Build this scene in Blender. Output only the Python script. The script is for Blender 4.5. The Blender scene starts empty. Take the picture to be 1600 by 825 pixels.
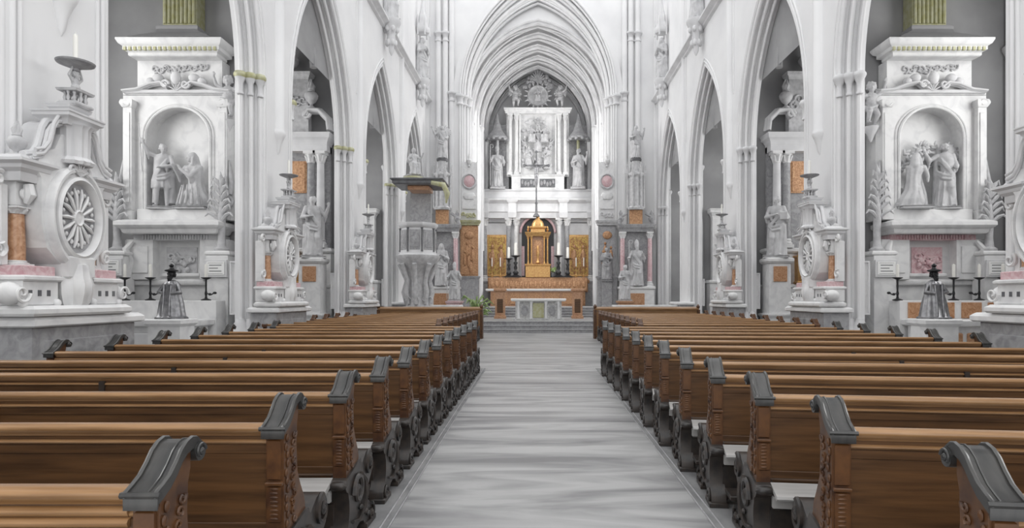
import bpy, bmesh, math, random
from mathutils import Vector, Matrix
PI = math.pi
C = bpy.context.scene.collection
# ------------------------------------------------------------------ camera, light
cam = bpy.data.objects.new('camera', bpy.data.cameras.new('camera')); C.objects.link(cam)
cam.location = (0, 0, 1.6); cam.rotation_euler = (PI/2, 0, 0)
cam.data.sensor_width = 36; cam.data.lens = 21.375
cam.data.shift_x = -0.02375; cam.data.shift_y = 0.0322
cam.data.clip_start = 0.05; cam.data.clip_end = 300
bpy.context.scene.camera = cam
w = bpy.data.worlds.new('daylight'); bpy.context.scene.world = w; w.use_nodes = True
w.node_tree.nodes['Background'].inputs[0].default_value = (0.975, 0.98, 0.985, 1)
w.node_tree.nodes['Background'].inputs[1].default_value = 1.45
vs = bpy.context.scene.view_settings
vs.view_transform = 'Standard'; vs.look = 'None'; vs.gamma = 1; vs.use_curve_mapping = False
vs.exposure = 0.42
def area(name, loc, rot, sx, sy, power, col=(1, .99, .97)):
    l = bpy.data.lights.new(name, 'AREA'); l.shape = 'RECTANGLE'; l.size = sx; l.size_y = sy; l.energy = power; l.color = col
    o = bpy.data.objects.new(name, l); C.objects.link(o); o.location = loc; o.rotation_euler = rot; return o
XL, XR = -6.2, 6.8
PITCH = 6.65
for k in range(-1, 4):                                   # daylight through the chapel windows
    yy = 11.25 + PITCH*k
    area('chapel_window_light', (XL-4.75, yy-.3, 6.5), (0, -PI/2, 0), 5, 3.4, 150 if k < 1 else 100)
    area('chapel_window_light', (XR+4.75, yy-.3, 6.5), (0, PI/2, 0), 5, 3.4, 150 if k < 1 else 100)
area('chancel_window_light', (-4.6, 36.6, 9.6), (0, -PI/2, 0), 6, 1.9, 410)
area('chancel_window_light', (4.8, 36.6, 9.6), (0, PI/2, 0), 6, 1.9, 410)

# ------------------------------------------------------------------ materials
MT = {}
def mat(name, col, rough=.6, metal=0, col2=None, scale=4, stretch=(1, 1, 1), bump=0, bscale=30, spec=.5, detail=6, lo=.35, hi=.65, dist=0, coat=0):
    m = bpy.data.materials.new(name); m.use_nodes = True
    nt = m.node_tree; b = nt.nodes['Principled BSDF']
    b.inputs['Roughness'].default_value = rough; b.inputs['Metallic'].default_value = metal
    b.inputs['Base Color'].default_value = (*col, 1)
    b.inputs['Specular IOR Level'].default_value = spec
    b.inputs['Coat Weight'].default_value = coat; b.inputs['Coat Roughness'].default_value = .15
    tc = nt.nodes.new('ShaderNodeTexCoord'); mp = nt.nodes.new('ShaderNodeMapping'); mp.inputs['Scale'].default_value = stretch
    nt.links.new(tc.outputs['Object'], mp.inputs[0])
    if col2:
        n = nt.nodes.new('ShaderNodeTexNoise'); n.inputs['Scale'].default_value = scale; n.inputs['Detail'].default_value = detail
        n.inputs['Distortion'].default_value = dist
        r = nt.nodes.new('ShaderNodeValToRGB'); r.color_ramp.elements[0].position = lo; r.color_ramp.elements[1].position = hi
        r.color_ramp.elements[0].color = (*col, 1); r.color_ramp.elements[1].color = (*col2, 1)
        nt.links.new(mp.outputs[0], n.inputs['Vector']); nt.links.new(n.outputs['Fac'], r.inputs[0]); nt.links.new(r.outputs[0], b.inputs['Base Color'])
    if bump:
        n2 = nt.nodes.new('ShaderNodeTexNoise'); n2.inputs['Scale'].default_value = bscale; n2.inputs['Detail'].default_value = 4
        bp = nt.nodes.new('ShaderNodeBump'); bp.inputs['Strength'].default_value = bump; bp.inputs['Distance'].default_value = .02
        nt.links.new(mp.outputs[0], n2.inputs['Vector']); nt.links.new(n2.outputs['Fac'], bp.inputs['Height']); nt.links.new(bp.outputs[0], b.inputs['Normal'])
    MT[name] = m; return m
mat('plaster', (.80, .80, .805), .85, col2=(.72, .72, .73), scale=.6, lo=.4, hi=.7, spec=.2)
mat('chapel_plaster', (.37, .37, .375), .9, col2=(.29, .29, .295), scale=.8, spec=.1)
mat('trim_stone', (.72, .72, .73), .7, col2=(.62, .62, .63), scale=2, spec=.3)
mat('white_marble', (.76, .76, .76), .42, col2=(.60, .60, .61), scale=3, dist=1, lo=.45, hi=.75)
mat('statue_stone', (.58, .58, .59), .55, col2=(.42, .42, .43), scale=7, lo=.4, hi=.7, bump=.25, bscale=40)
mat('grey_stone', (.40, .40, .41), .5, col2=(.27, .27, .28), scale=5, dist=1.5, bump=.1)
mat('dark_stone', (.16, .165, .17), .4, col2=(.10, .10, .11), scale=5)
mat('floor_marble', (.19, .19, .195), .45, col2=(.40, .40, .40), scale=1.1, stretch=(.4, 2.2, 1), dist=1.2, lo=.34, hi=.6, detail=8)
mat('floor_slab', (.30, .30, .305), .5, col2=(.40, .40, .40), scale=3, dist=.5)
mat('mat_strip', (.17, .17, .175), .8, col2=(.26, .26, .26), scale=6, stretch=(1, .5, 1))
mat('brown_marble', (.36, .17, .08), .3, col2=(.55, .33, .2), scale=9, dist=2)
mat('pink_marble', (.58, .34, .37), .3, col2=(.70, .55, .56), scale=8, dist=2)
mat('gold', (.62, .40, .16), .36, .75, col2=(.48, .25, .10), scale=9)
mat('gilt_relief', (.60, .36, .20), .45, .25, col2=(.36, .18, .09), scale=14, bump=.5, bscale=22)
mat('olive_gilt', (.40, .39, .2), .5, .2, col2=(.5, .5, .36), scale=8)
mat('wood', (.052, .021, .0045), .5, col2=(.12, .054, .017), scale=3.2, stretch=(.5, 8, 8), dist=.4, bump=.05, bscale=10, coat=.08)
mat('rail_wood', (.24, .125, .05), .3, col2=(.40, .23, .11), scale=4, stretch=(.5, 8, 8), coat=.25)  # pew wood, slightly worn, with the rail's top-lit gloss highlight put into its colour
mat('carved_wood', (.13, .055, .018), .42, col2=(.055, .022, .01), scale=12, coat=.1)
mat('cap_wood', (.028, .028, .028), .33, col2=(.055, .053, .05), scale=8, stretch=(3, 1, 1), coat=.3)
mat('dark_wood', (.018, .017, .017), .4, col2=(.045, .034, .028), scale=14, coat=.15)
mat('worn_board', (.50, .49, .48), .45, col2=(.38, .37, .36), scale=4, stretch=(.4, 6, 1))
mat('black', (.02, .02, .022), .35)
mat('iron', (.03, .03, .032), .4, .6)
mat('silver', (.34, .34, .35), .35, .6, col2=(.2, .2, .21), scale=12)
mat('wax', (.88, .87, .82), .5)
mat('card', (.86, .86, .85), .7)
mat('leaf', (.16, .25, .08), .5, col2=(.30, .38, .16), scale=12)
mat('painting', (.30, .12, .04), .4, col2=(.60, .42, .10), scale=3.5, dist=2.5, lo=.4, hi=.6)
mat('linen', (.88, .88, .87), .8)
mat('antependium', (.66, .66, .65), .7, col2=(.42, .42, .42), scale=14)

# ------------------------------------------------------------------ mesh kit
class MB:
    def __init__(s): s.v = []; s.f = []; s.M = Matrix.Identity(4); s.mi = []; s.cur = 0
    def add(s, vs, fs):
        n = len(s.v); s.v += [tuple(s.M @ Vector(p)) for p in vs]; s.f += [[i+n for i in f] for f in fs]; s.mi += [s.cur]*len(fs); return s
    def at(s, x=0, y=0, z=0, rz=0, sc=1, rx=0, ry=0):
        if not isinstance(sc, (tuple, list)): sc = (sc, sc, sc)
        s.M = Matrix.Translation((x, y, z)) @ Matrix.Rotation(rz, 4, 'Z') @ Matrix.Rotation(ry, 4, 'Y') @ Matrix.Rotation(rx, 4, 'X') @ Matrix.Diagonal((*sc, 1)); return s
    def box(s, x0, x1, y0, y1, z0, z1, b=0):
        x0, x1 = min(x0, x1), max(x0, x1); y0, y1 = min(y0, y1), max(y0, y1)
        if b:
            return s.rect((x0+x1)/2, (y0+y1)/2, x1-x0, y1-y0, [(-b, z0), (0, z0+b), (0, z1-b), (-b, z1)])
        vs = [(x, y, z) for z in (z0, z1) for y in (y0, y1) for x in (x0, x1)]
        return s.add(vs, [(0, 2, 3, 1), (4, 5, 7, 6), (0, 1, 5, 4), (2, 6, 7, 3), (0, 4, 6, 2), (1, 3, 7, 5)])
    def rect(s, cx, cy, wx, wy, prof):                   # mitred rectangular loft: profile of (offset, z)
        vs = []
        for o, z in prof:
            a, b = wx/2+o, wy/2+o; vs += [(cx-a, cy-b, z), (cx+a, cy-b, z), (cx+a, cy+b, z), (cx-a, cy+b, z)]
        fs = []
        for i in range(len(prof)-1):
            for k in range(4): fs.append((i*4+k, i*4+(k+1) % 4, i*4+4+(k+1) % 4, i*4+4+k))
        n = len(prof)*4-4; fs += [(3, 2, 1, 0), (n, n+1, n+2, n+3)]
        return s.add(vs, fs)
    def lathe(s, cx, cy, prof, n=20, ex=1, ey=1, flute=0, a0=0, z0=0, nf=0):
        vs = []
        for r, z in prof:
            for k in range(n):
                t = 2*PI*k/n+a0; rr = r*(1-flute*(.5+.5*math.cos((nf or n/2)*t))) if flute else r
                vs.append((cx+rr*ex*math.cos(t), cy+rr*ey*math.sin(t), z+z0))
        fs = [(i*n+k, i*n+(k+1) % n, i*n+n+(k+1) % n, i*n+n+k) for i in range(len(prof)-1) for k in range(n)]
        m = (len(prof)-1)*n; fs += [tuple(range(n-1, -1, -1)), tuple(range(m, m+n))]
        return s.add(vs, fs)
    def loft(s, rings, close=True):
        n = len(rings[0]); vs = [p for r in rings for p in r]
        fs = [(i*n+k, i*n+(k+1) % n, i*n+n+(k+1) % n, i*n+n+k) for i in range(len(rings)-1) for k in range(n)]
        m = (len(rings)-1)*n
        if close: fs += [tuple(range(n-1, -1, -1)), tuple(range(m, m+n))]
        return s.add(vs, fs)
    def tube(s, pts, r, n=8):
        pts = [Vector(p) for p in pts]; rs = r if isinstance(r, (list, tuple)) else [r]*len(pts)
        rings = []; up = Vector((0, 0, 1)); prev = None
        for i, p in enumerate(pts):
            d = (pts[min(i+1, len(pts)-1)]-pts[max(i-1, 0)])
            d = d.normalized() if d.length > 1e-9 else Vector((0, 0, 1))
            if prev is None:
                a = d.cross(up if abs(d.z) < .9 else Vector((1, 0, 0))).normalized()
            else:
                a = (prev-d*prev.dot(d)); a = a.normalized() if a.length > 1e-6 else prev
            prev = a; b = d.cross(a)
            rings.append([tuple(p+(a*math.cos(2*PI*k/n)+b*math.sin(2*PI*k/n))*rs[i]) for k in range(n)])
        return s.loft(rings)
    def ell(s, c, r, n=12, m=8):
        if not isinstance(r, (tuple, list)): r = (r, r, r)
        rings = []
        for i in range(m+1):
            a = -PI/2+PI*max(.03, min(m-.03, i))/m
            rings.append([(c[0]+r[0]*math.cos(a)*math.cos(2*PI*k/n), c[1]+r[1]*math.cos(a)*math.sin(2*PI*k/n), c[2]+r[2]*math.sin(a)) for k in range(n)])
        return s.loft(rings)
    def cap(s, a, b, ra, rb, n=10):
        a, b = Vector(a), Vector(b); d = (b-a); L = d.length; d = d/L if L > 1e-9 else Vector((0, 0, 1))
        pts = []; rs = []
        for t in (-.98, -.7, -.35): pts.append(a+d*ra*t); rs.append(ra*math.sqrt(1-t*t))
        pts += [a, b]; rs += [ra, rb]
        for t in (.35, .7, .98): pts.append(b+d*rb*t); rs.append(rb*math.sqrt(1-t*t))
        return s.tube(pts, rs, n)
    def prism(s, poly, a0, a1, plane='yz'):              # polygon extruded along the third axis
        f = {'yz': lambda p, a: (a, p[0], p[1]), 'xz': lambda p, a: (p[0], a, p[1]), 'xy': lambda p, a: (p[0], p[1], a)}[plane]
        n = len(poly); vs = [f(p, a0) for p in poly]+[f(p, a1) for p in poly]
        return s.add(vs, [(k, (k+1) % n, n+(k+1) % n, n+k) for k in range(n)]+[tuple(range(n-1, -1, -1)), tuple(range(n, 2*n))])
    def spiral(s, cy, cz, r, x, th, turns=1.5, sgn=1, a0=0, plane='yz', n=26):
        pts = []; rs = []
        for i in range(n):
            t = i/(n-1); a = a0+sgn*2*PI*turns*t; rr = r*(1-.85*t)
            p = (cy+rr*math.cos(a), cz+rr*math.sin(a))
            pts.append((x, p[0], p[1]) if plane == 'yz' else (p[0], x, p[1])); rs.append(th*(1-.4*t))
        return s.tube(pts, rs, 6)
    def build(s, name, mats, parent=None, smooth=40):
        me = bpy.data.meshes.new(name); me.from_pydata(s.v, [], s.f)
        bm = bmesh.new(); bm.from_mesh(me); bmesh.ops.recalc_face_normals(bm, faces=bm.faces); bm.to_mesh(me); bm.free()
        if not isinstance(mats, (list, tuple)): mats = [mats]
        for m in mats: me.materials.append(MT[m])
        if len(mats) > 1: me.polygons.foreach_set('material_index', s.mi)
        if smooth: me.shade_smooth(); me.set_sharp_from_angle(angle=math.radians(smooth))
        o = bpy.data.objects.new(name, me); C.objects.link(o)
        if parent: o.parent = parent
        return o
def struct(mb, name, m, smooth=40):
    o = mb.build(name, m, None, smooth); o['kind'] = 'structure'; return o
def thing(name, label, cat, loc=(0, 0, 0), rz=0, group=None, sc=1):
    o = bpy.data.objects.new(name, None); C.objects.link(o); o.empty_display_size = .2
    o.location = loc; o.rotation_euler = (0, 0, rz); o.scale = (sc, sc, sc) if not isinstance(sc, tuple) else sc
    tag(o, label, cat, group); return o
def tag(o, label, cat, group=None):
    o['label'] = label; o['category'] = cat
    if group: o['group'] = group
    return o
def dup(root, loc, rz, label, group=None, sc=None):
    r = root.copy(); C.objects.link(r); r.location = loc; r.rotation_euler = (0, 0, rz); r['label'] = label
    if sc: r.scale = sc if isinstance(sc, tuple) else (sc, sc, sc)
    if group: r['group'] = group
    for ch in list(root.children):
        c = ch.copy(); C.objects.link(c); c.parent = r
        for g in list(ch.children):
            d = g.copy(); C.objects.link(d); d.parent = c
    return r
def arc(a, rise, n=14):                                  # pointed arch, left foot to right foot
    R = (a*a+rise*rise)/(2*a); th = math.acos((R-a)/R); p = [(a-R+R*math.cos(th*i/n), R*math.sin(th*i/n)) for i in range(n+1)]
    return [(-x, z) for x, z in p]+[(x, z) for x, z in p[-2::-1]]

# ------------------------------------------------------------------ structure: floor
m = MB(); m.box(-1.22, 1.4, -3, 13.6, -.2, 0); m.box(-2.6, 2.8, 13.6, 27, -.2, 0)
m.box(-1.0, 1.2, -3, 3, .0, .004)
struct(m, 'floor', 'floor_marble', 0)
m = MB(); m.box(-12, -1.22, -3, 13.6, -.2, -.002); m.box(1.4, 12.5, -3, 13.6, -.2, -.002); m.box(-12, -2.6, 13.6, 36, -.2, -.002); m.box(2.8, 12.5, 13.6, 36, -.2, -.002)
struct(m, 'floor', 'floor_slab', 0)
m = MB()                                                 # worn stone borders between the runner and the pews
m.add([(-1.3, 0, .003), (-.985, 0, .003), (-1.12, 13.6, .003), (-1.3, 13.6, .003)], [(0, 1, 2, 3)])
m.add([(1.20, 0, .003), (1.48, 0, .003), (1.48, 13.6, .003), (1.33, 13.6, .003)], [(0, 1, 2, 3)])
struct(m, 'floor', 'mat_strip', 0)
m = MB()
for (x0, x1) in ((-.985, -1.12), (1.20, 1.33)):
    for d in (0, .055):
        s_ = 1 if x0 > 0 else -1
        m.add([(x0+s_*d-.007, 0, .004), (x0+s_*d+.007, 0, .004), (x1+s_*d+.006, 13.6, .004), (x1+s_*d-.006, 13.6, .004), (x0+s_*d, 0, .012), (x1+s_*d, 13.6, .012)],
              [(0, 3, 5, 4), (1, 4, 5, 2), (0, 4, 1), (3, 2, 5)])
struct(m, 'trim_1', 'grey_stone', 0)

# ------------------------------------------------------------------ structure: nave arcades
SPR = 6.5; ZT = 19.8
def arcade(side):
    X = XL if side < 0 else XR
    cents = [11.25+PITCH*k for k in range(-2, 4)]
    m = MB()
    Y0, Y1 = -4.2, 35.2
    layers = [(0, .16, 2.5, 4.5), (.16, .33, 2.38, 4.33), (.33, .5, 2.26, 4.16)]
    for d0, d1, a, rise in layers:
        xa, xb = X+side*d0, X+side*d1
        prev = Y0
        for yc in cents:
            m.box(xa, xb, prev, yc-a, 0, ZT)
            pts = arc(a, rise)
            for i in range(len(pts)-1):
                (u0, w0), (u1, w1) = pts[i], pts[i+1]
                p = [(yc+u0, SPR+w0), (yc+u1, SPR+w1)]
                m.add([(xa, p[0][0], p[0][1]), (xa, p[1][0], p[1][1]), (xa, p[1][0], ZT), (xa, p[0][0], ZT),
                       (xb, p[0][0], p[0][1]), (xb, p[1][0], p[1][1]), (xb, p[1][0], ZT), (xb, p[0][0], ZT)],
                      [(0, 1, 2, 3), (4, 7, 6, 5), (0, 4, 5, 1)])
            prev = yc+a
        m.box(xa, xb, prev, Y1, 0, ZT)
    struct(m, 'wall_left' if side < 0 else 'wall_right', 'plaster', 30)
    m = MB()
    for yc in cents[1:]:                                 # roll mouldings of each arch
        for (d, a, rise, r) in ((-.01, 2.68, 4.75, .03), (-.01, 2.58, 4.62, .035), (.04, 2.47, 4.46, .05), (.19, 2.35, 4.28, .05), (.26, 2.36, 4.29, .02), (.36, 2.24, 4.12, .045)):
            pts = [(-a, .4-SPR), (-a, -2.5)]+arc(a, rise)+[(a, -2.5), (a, .4-SPR)]
            m.tube([(X+side*d, yc+u, SPR+v) for u, v in pts], r, 8)
    for k in range(-1, 5):                               # vault shaft on every pier, tip on a pendant corbel
        y = 14.58+PITCH*(k-1)
        m.lathe(X, y, [(.005, 5.0), (.05, 5.08), (.08, 5.25), (.14, 5.4), (.19, 5.5), (.17, 5.56), (.15, 5.62), (.15, ZT)], 12)
        for dy in (-.3, .3): m.lathe(X, y+dy, [(.03, 8.6), (.055, 8.8), (.055, ZT)], 8)
    struct(m, 'trim_2' if side < 0 else 'trim_3', 'plaster', 50)
    m = MB(); g = MB()
    for yc in cents[1:]:                                 # capitals and bases on the jambs
        for e in (-1, 1):
            for d, a, r in ((.03, 2.45, .13), (.19, 2.33, .13), (.36, 2.22, .13)):
                m.lathe(X+side*d, yc+e*a, [(.05, SPR-.42), (.075, SPR-.4), (.075, SPR-.36), (.055, SPR-.33), (.065, SPR-.15), (.11, SPR-.06), (.12, SPR-.04)], 12)
                g.lathe(X+side*d, yc+e*a, [(.12, SPR-.04), (.14, SPR), (.14, SPR+.04), (.11, SPR+.09), (.07, SPR+.1)], 12)
                m.lathe(X+side*d, yc+e*a, [(.16, 0), (.16, .9), (.13, .95), (.14, 1.0), (.1, 1.06), (.09, 1.12)], 12)
    struct(m, 'trim_4' if side < 0 else 'trim_5', 'trim_stone', 50); struct(g, 'trim_6' if side < 0 else 'trim_7', 'olive_gilt' if side < 0 else 'trim_stone', 50)
    m = MB()                                             # high string course
    s = -side
    prof = [(X, 12.45), (X+s*.10, 12.5), (X+s*.12, 12.56), (X+s*.22, 12.62), (X+s*.3, 12.66), (X+s*.3, 12.74), (X+s*.2, 12.78), (X, 12.86)]
    m.prism([(p[0], p[1]) for p in prof], 5, 34.4, 'xz')
    struct(m, 'trim_8' if side < 0 else 'trim_9', 'trim_stone', 0)
    # plinth of each pier, clad in grey stone with white ledge
    m = MB(); m2 = MB()
    for k in range(0, 4):
        y = (7.8, 14.3, 21.0, 27.6)[k]
        m.box(X-side*.46, X+side*.1, y-.88, y+.88, 0, 1.25, .01)
        m2.rect(X-side*.2, y, .66, 1.86, [(0, 1.25), (.03, 1.27), (.03, 1.33), (0, 1.36), (-.03, 1.38)])
        m.box(X-side*.47, X-side*.4, y-.7, y+.7, .35, 1.1, .02)
    struct(m, 'trim_10' if side < 0 else 'trim_11', 'grey_stone', 0); struct(m2, 'trim_12' if side < 0 else 'trim_13', 'white_marble', 0)
    # chapels
    xi, xo = X+side*.5, X+side*4.9
    m = MB()
    m.box(xo, xo+side*.3, -4, 35, 0, 4); m.box(xo, xo+side*.3, -4, 35, 9, 12.5)
    for k in range(-2, 5): m.box(xo, xo+side*.3, 14.75+PITCH*(k-1)-1.2, 14.75+PITCH*(k-1)+1.6, 4, 9)
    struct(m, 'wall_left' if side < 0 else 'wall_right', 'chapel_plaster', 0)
    for k in range(-2, 5):
        m = MB(); sh = MB(); y = 14.75+PITCH*(k-1)
        m.box(xi, xo, y, y+.5, 0, 12.5)
        for xx, s2 in ((xi, 1), (xo, -1)):
            for dd in (0, .16): sh.lathe(xx+side*s2*(.12+dd), y-.08, [(.11, 0), (.09, .5), (.09, 7.4), (.16, 7.55), (.16, 7.62), (.07, 7.7), (.06, 12)], 10)
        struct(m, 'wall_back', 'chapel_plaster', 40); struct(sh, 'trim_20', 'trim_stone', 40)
    m = MB(); cx = (xi+xo)/2; ha = abs(xo-xi)/2
    A = arc(ha, 3.0)
    for y in (-3.5, ): m.loft([[(cx+u, yy, 8.6+v) for u, v in A]+[(cx+ha, yy, 12.6), (cx-ha, yy, 12.6)] for yy in (-3.6, 35)])
    for k in range(-2, 5):
        y = 14.75+PITCH*(k-1)
        for yy in (y-.1, y+.6, y-3): m.tube([(cx+u*.98, yy, 8.6+v-.06) for u, v in A], .11, 8)
        m.tube([(cx+u*.98, y-6.1+5.9*i/(len(A)-1), 8.6+v-.06) for i, (u, v) in enumerate(A)], .09, 8)
        m.tube([(cx+u*.98, y-.2-5.9*i/(len(A)-1), 8.6+v-.06) for i, (u, v) in enumerate(A)], .09, 8)
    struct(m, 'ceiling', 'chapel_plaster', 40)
arcade(-1); arcade(1)

# ------------------------------------------------------------------ structure: chancel
CX = .1
def ringarch(m, y0, y1, a, rise, spr, thick, cx=CX, floor=0):
    p = arc(a, rise, 16); q = arc(a+thick, rise+thick*1.3, 16)
    P = [(-a, floor-spr)]+p+[(a, floor-spr)]; Q = [(-a-thick, floor-spr)]+q+[(a+thick, floor-spr)]
    n = len(P); vs = []
    for y in (y0, y1):
        vs += [(cx+u, y, spr+v) for u, v in P]+[(cx+u, y, spr+v) for u, v in Q]
    fs = []
    for i in range(n-1):
        fs += [(i, i+1, n+i+1, n+i), (2*n+i, 3*n+i, 3*n+i+1, 2*n+i+1), (i, 2*n+i, 2*n+i+1, i+1), (n+i, n+i+1, 3*n+i+1, 3*n+i)]
    fs += [(0, n, 3*n, 2*n), (n-1, 3*n-1, 4*n-1, 2*n-1)]
    m.add(vs, fs)
m = MB()
# end wall of the nave: two flanks and the spandrel above the arch
A = arc(4.35, 7.0, 16)
m.box(XL-.2, CX-4.35, 34.6, 35.4, 0, 23); m.box(CX+4.35, XR+.2, 34.6, 35.4, 0, 23)
for i in range(len(A)-1):
    (u0, w0), (u1, w1) = A[i], A[i+1]
    m.add([(CX+u0, 34.6, 13+w0), (CX+u1, 34.6, 13+w1), (CX+u1, 34.6, 23), (CX+u0, 34.6, 23)], [(0, 1, 2, 3)])
struct(m, 'wall_front', 'plaster', 30)
m = MB()
ringarch(m, 34.45, 34.75, 4.3, 6.75, 13, .5); ringarch(m, 34.7, 35.0, 4.15, 6.2, 13, .9); ringarch(m, 34.95, 35.4, 4.0, 5.7, 13, 1.3)
ringarch(m, 35.42, 35.5, 4.2, 5.08, 12.6, 3.2)
for a, rise, y, r in ((4.42, 6.9, 34.4, .07), (4.2, 6.5, 34.62, .09), (4.05, 6.0, 34.9, .09), (3.95, 5.6, 35.2, .08), (4.1, 5.85, 34.93, .05), (4.3, 6.7, 34.43, .05)):
    m.tube([(CX-a, y, 0)]+[(CX+u, y, 13+v) for u, v in arc(a, rise, 16)]+[(CX+a, y, 0)], r, 8)
for s_ in (-1, 1):
    for xx in (4.9, 5.25, 5.65): m.lathe(CX+s_*xx, 34.5, [(.16, 0), (.16, 16.2), (.14, 19.5)], 12)
struct(m, 'trim_14', 'plaster', 50)
m = MB()
for s_ in (-1, 1):
    for xx, zz, yy in ((4.42, 13, 34.4), (4.2, 13, 34.62), (4.02, 13, 34.95), (4.9, 13.2, 34.5), (5.25, 16.6, 34.5), (5.65, 16.6, 34.5)):
        m.lathe(CX+s_*xx, yy, [(.14, zz-.55), (.2, zz-.52), (.2, zz-.45), (.15, zz-.4), (.18, zz-.15), (.27, zz-.08), (.27, zz), (.2, zz+.05)], 12)
struct(m, 'trim_15', 'trim_stone', 50)
# ribs and webs
RB = [35.4, 36.8, 38.2, 39.6, 41.0, 42.2]
def hw(y): return 4.15-(y-35.4)/6.8*.85
def rs(y): return 5.0-(y-35.4)/6.8*.65
m = MB(); rib = MB()
for i in range(len(RB)-1):
    rings = []
    for j in range(7):
        t = j/6; y = RB[i]+(RB[i+1]-RB[i])*t; sc = .34*math.sin(PI*t)**.7 if 0 < t < 1 else 0
        rings.append([(CX+u, y, 12.6+v) for u, v in arc(hw(y)+.12+sc, rs(y)+.14+sc*1.2, 16)])
    n = len(rings[0]); vs = [p for r in rings for p in r]
    m.add(vs, [(a*n+k, a*n+k+1, a*n+n+k+1, a*n+n+k) for a in range(6) for k in range(n-1)])
struct(m, 'ceiling', 'plaster', 60)
for y in RB:
    a, r = hw(y), rs(y)
    rib.tube([(CX+u, y, 12.6+v) for u, v in [(-a, -8)]+arc(a, r, 16)+[(a, -8)]], .13, 8)
    for dy in (-.17, .17): rib.tube([(CX+u, y+dy, 12.6+v) for u, v in [(-a-.06, -8)]+arc(a+.06, r+.07, 16)+[(a+.06, -8)]], .06, 6)
for i in range(len(RB)-1):                               # diagonal ribs
    for e in (0, 1):
        p = []
        for k in range(33):
            t = k/32; y = RB[i]+(RB[i+1]-RB[i])*(t if e else 1-t); A = arc(hw(y)+.1, rs(y)+.1, 16); p.append((CX+A[k][0], y, 12.6+A[k][1]))
        rib.tube(p, .07, 6)
struct(rib, 'trim_16', 'trim_stone', 60)
m = MB()
for s_ in (-1, 1):
    m.box(CX+s_*4.8, CX+s_*5.1, 35.4, 42.4, 0, 6.4); m.box(CX+s_*4.8, CX+s_*5.1, 37.7, 42.4, 6.4, 19)
    m.box(CX+s_*4.8, CX+s_*5.1, 35.4, 37.7, 12.6, 19)
    m.box(CX+s_*3.62, CX+s_*4.8, 38.9, 39.4, 0, 12.6)
    for xx in (3.62, 3.95, 4.3): m.lathe(CX+s_*xx, 38.86, [(.12, 0), (.12, 12.1), (.2, 12.3), (.2, 12.4), (.1, 12.5)], 10)
struct(m, 'wall_front', 'plaster', 40)
m = MB(); m.box(CX-5, CX+5, 42.3, 42.7, 0, 19); struct(m, 'wall_front', 'trim_stone', 0)
# steps and chancel floor
m = MB()
for i in range(3): m.box(-2.75-.0, 2.95, 27+.34*i, 35, -.1 if i == 0 else .165*i-.01, .165*(i+1)-.035); m.box(-2.75, 2.95, 26.96+.34*i, 27.3+.34*i, .165*(i+1)-.035, .165*(i+1), .01)
for i in range(4): m.box(-4.0, 4.2, 33+.34*i, 42.3, .45+.14*i, .45+.14*(i+1)-.03); m.box(-4.0, 4.2, 32.96+.34*i, 33.3+.34*i, .45+.14*(i+1)-.03, .45+.14*(i+1), .01)
struct(m, 'floor', 'grey_stone', 0)
m = MB(); m.box(-2.74, 2.94, 27.9, 33, .47, .497); m.box(-3.9, 4.1, 34.3, 42.2, .99, 1.02)
struct(m, 'floor', 'floor_slab', 0)

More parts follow.
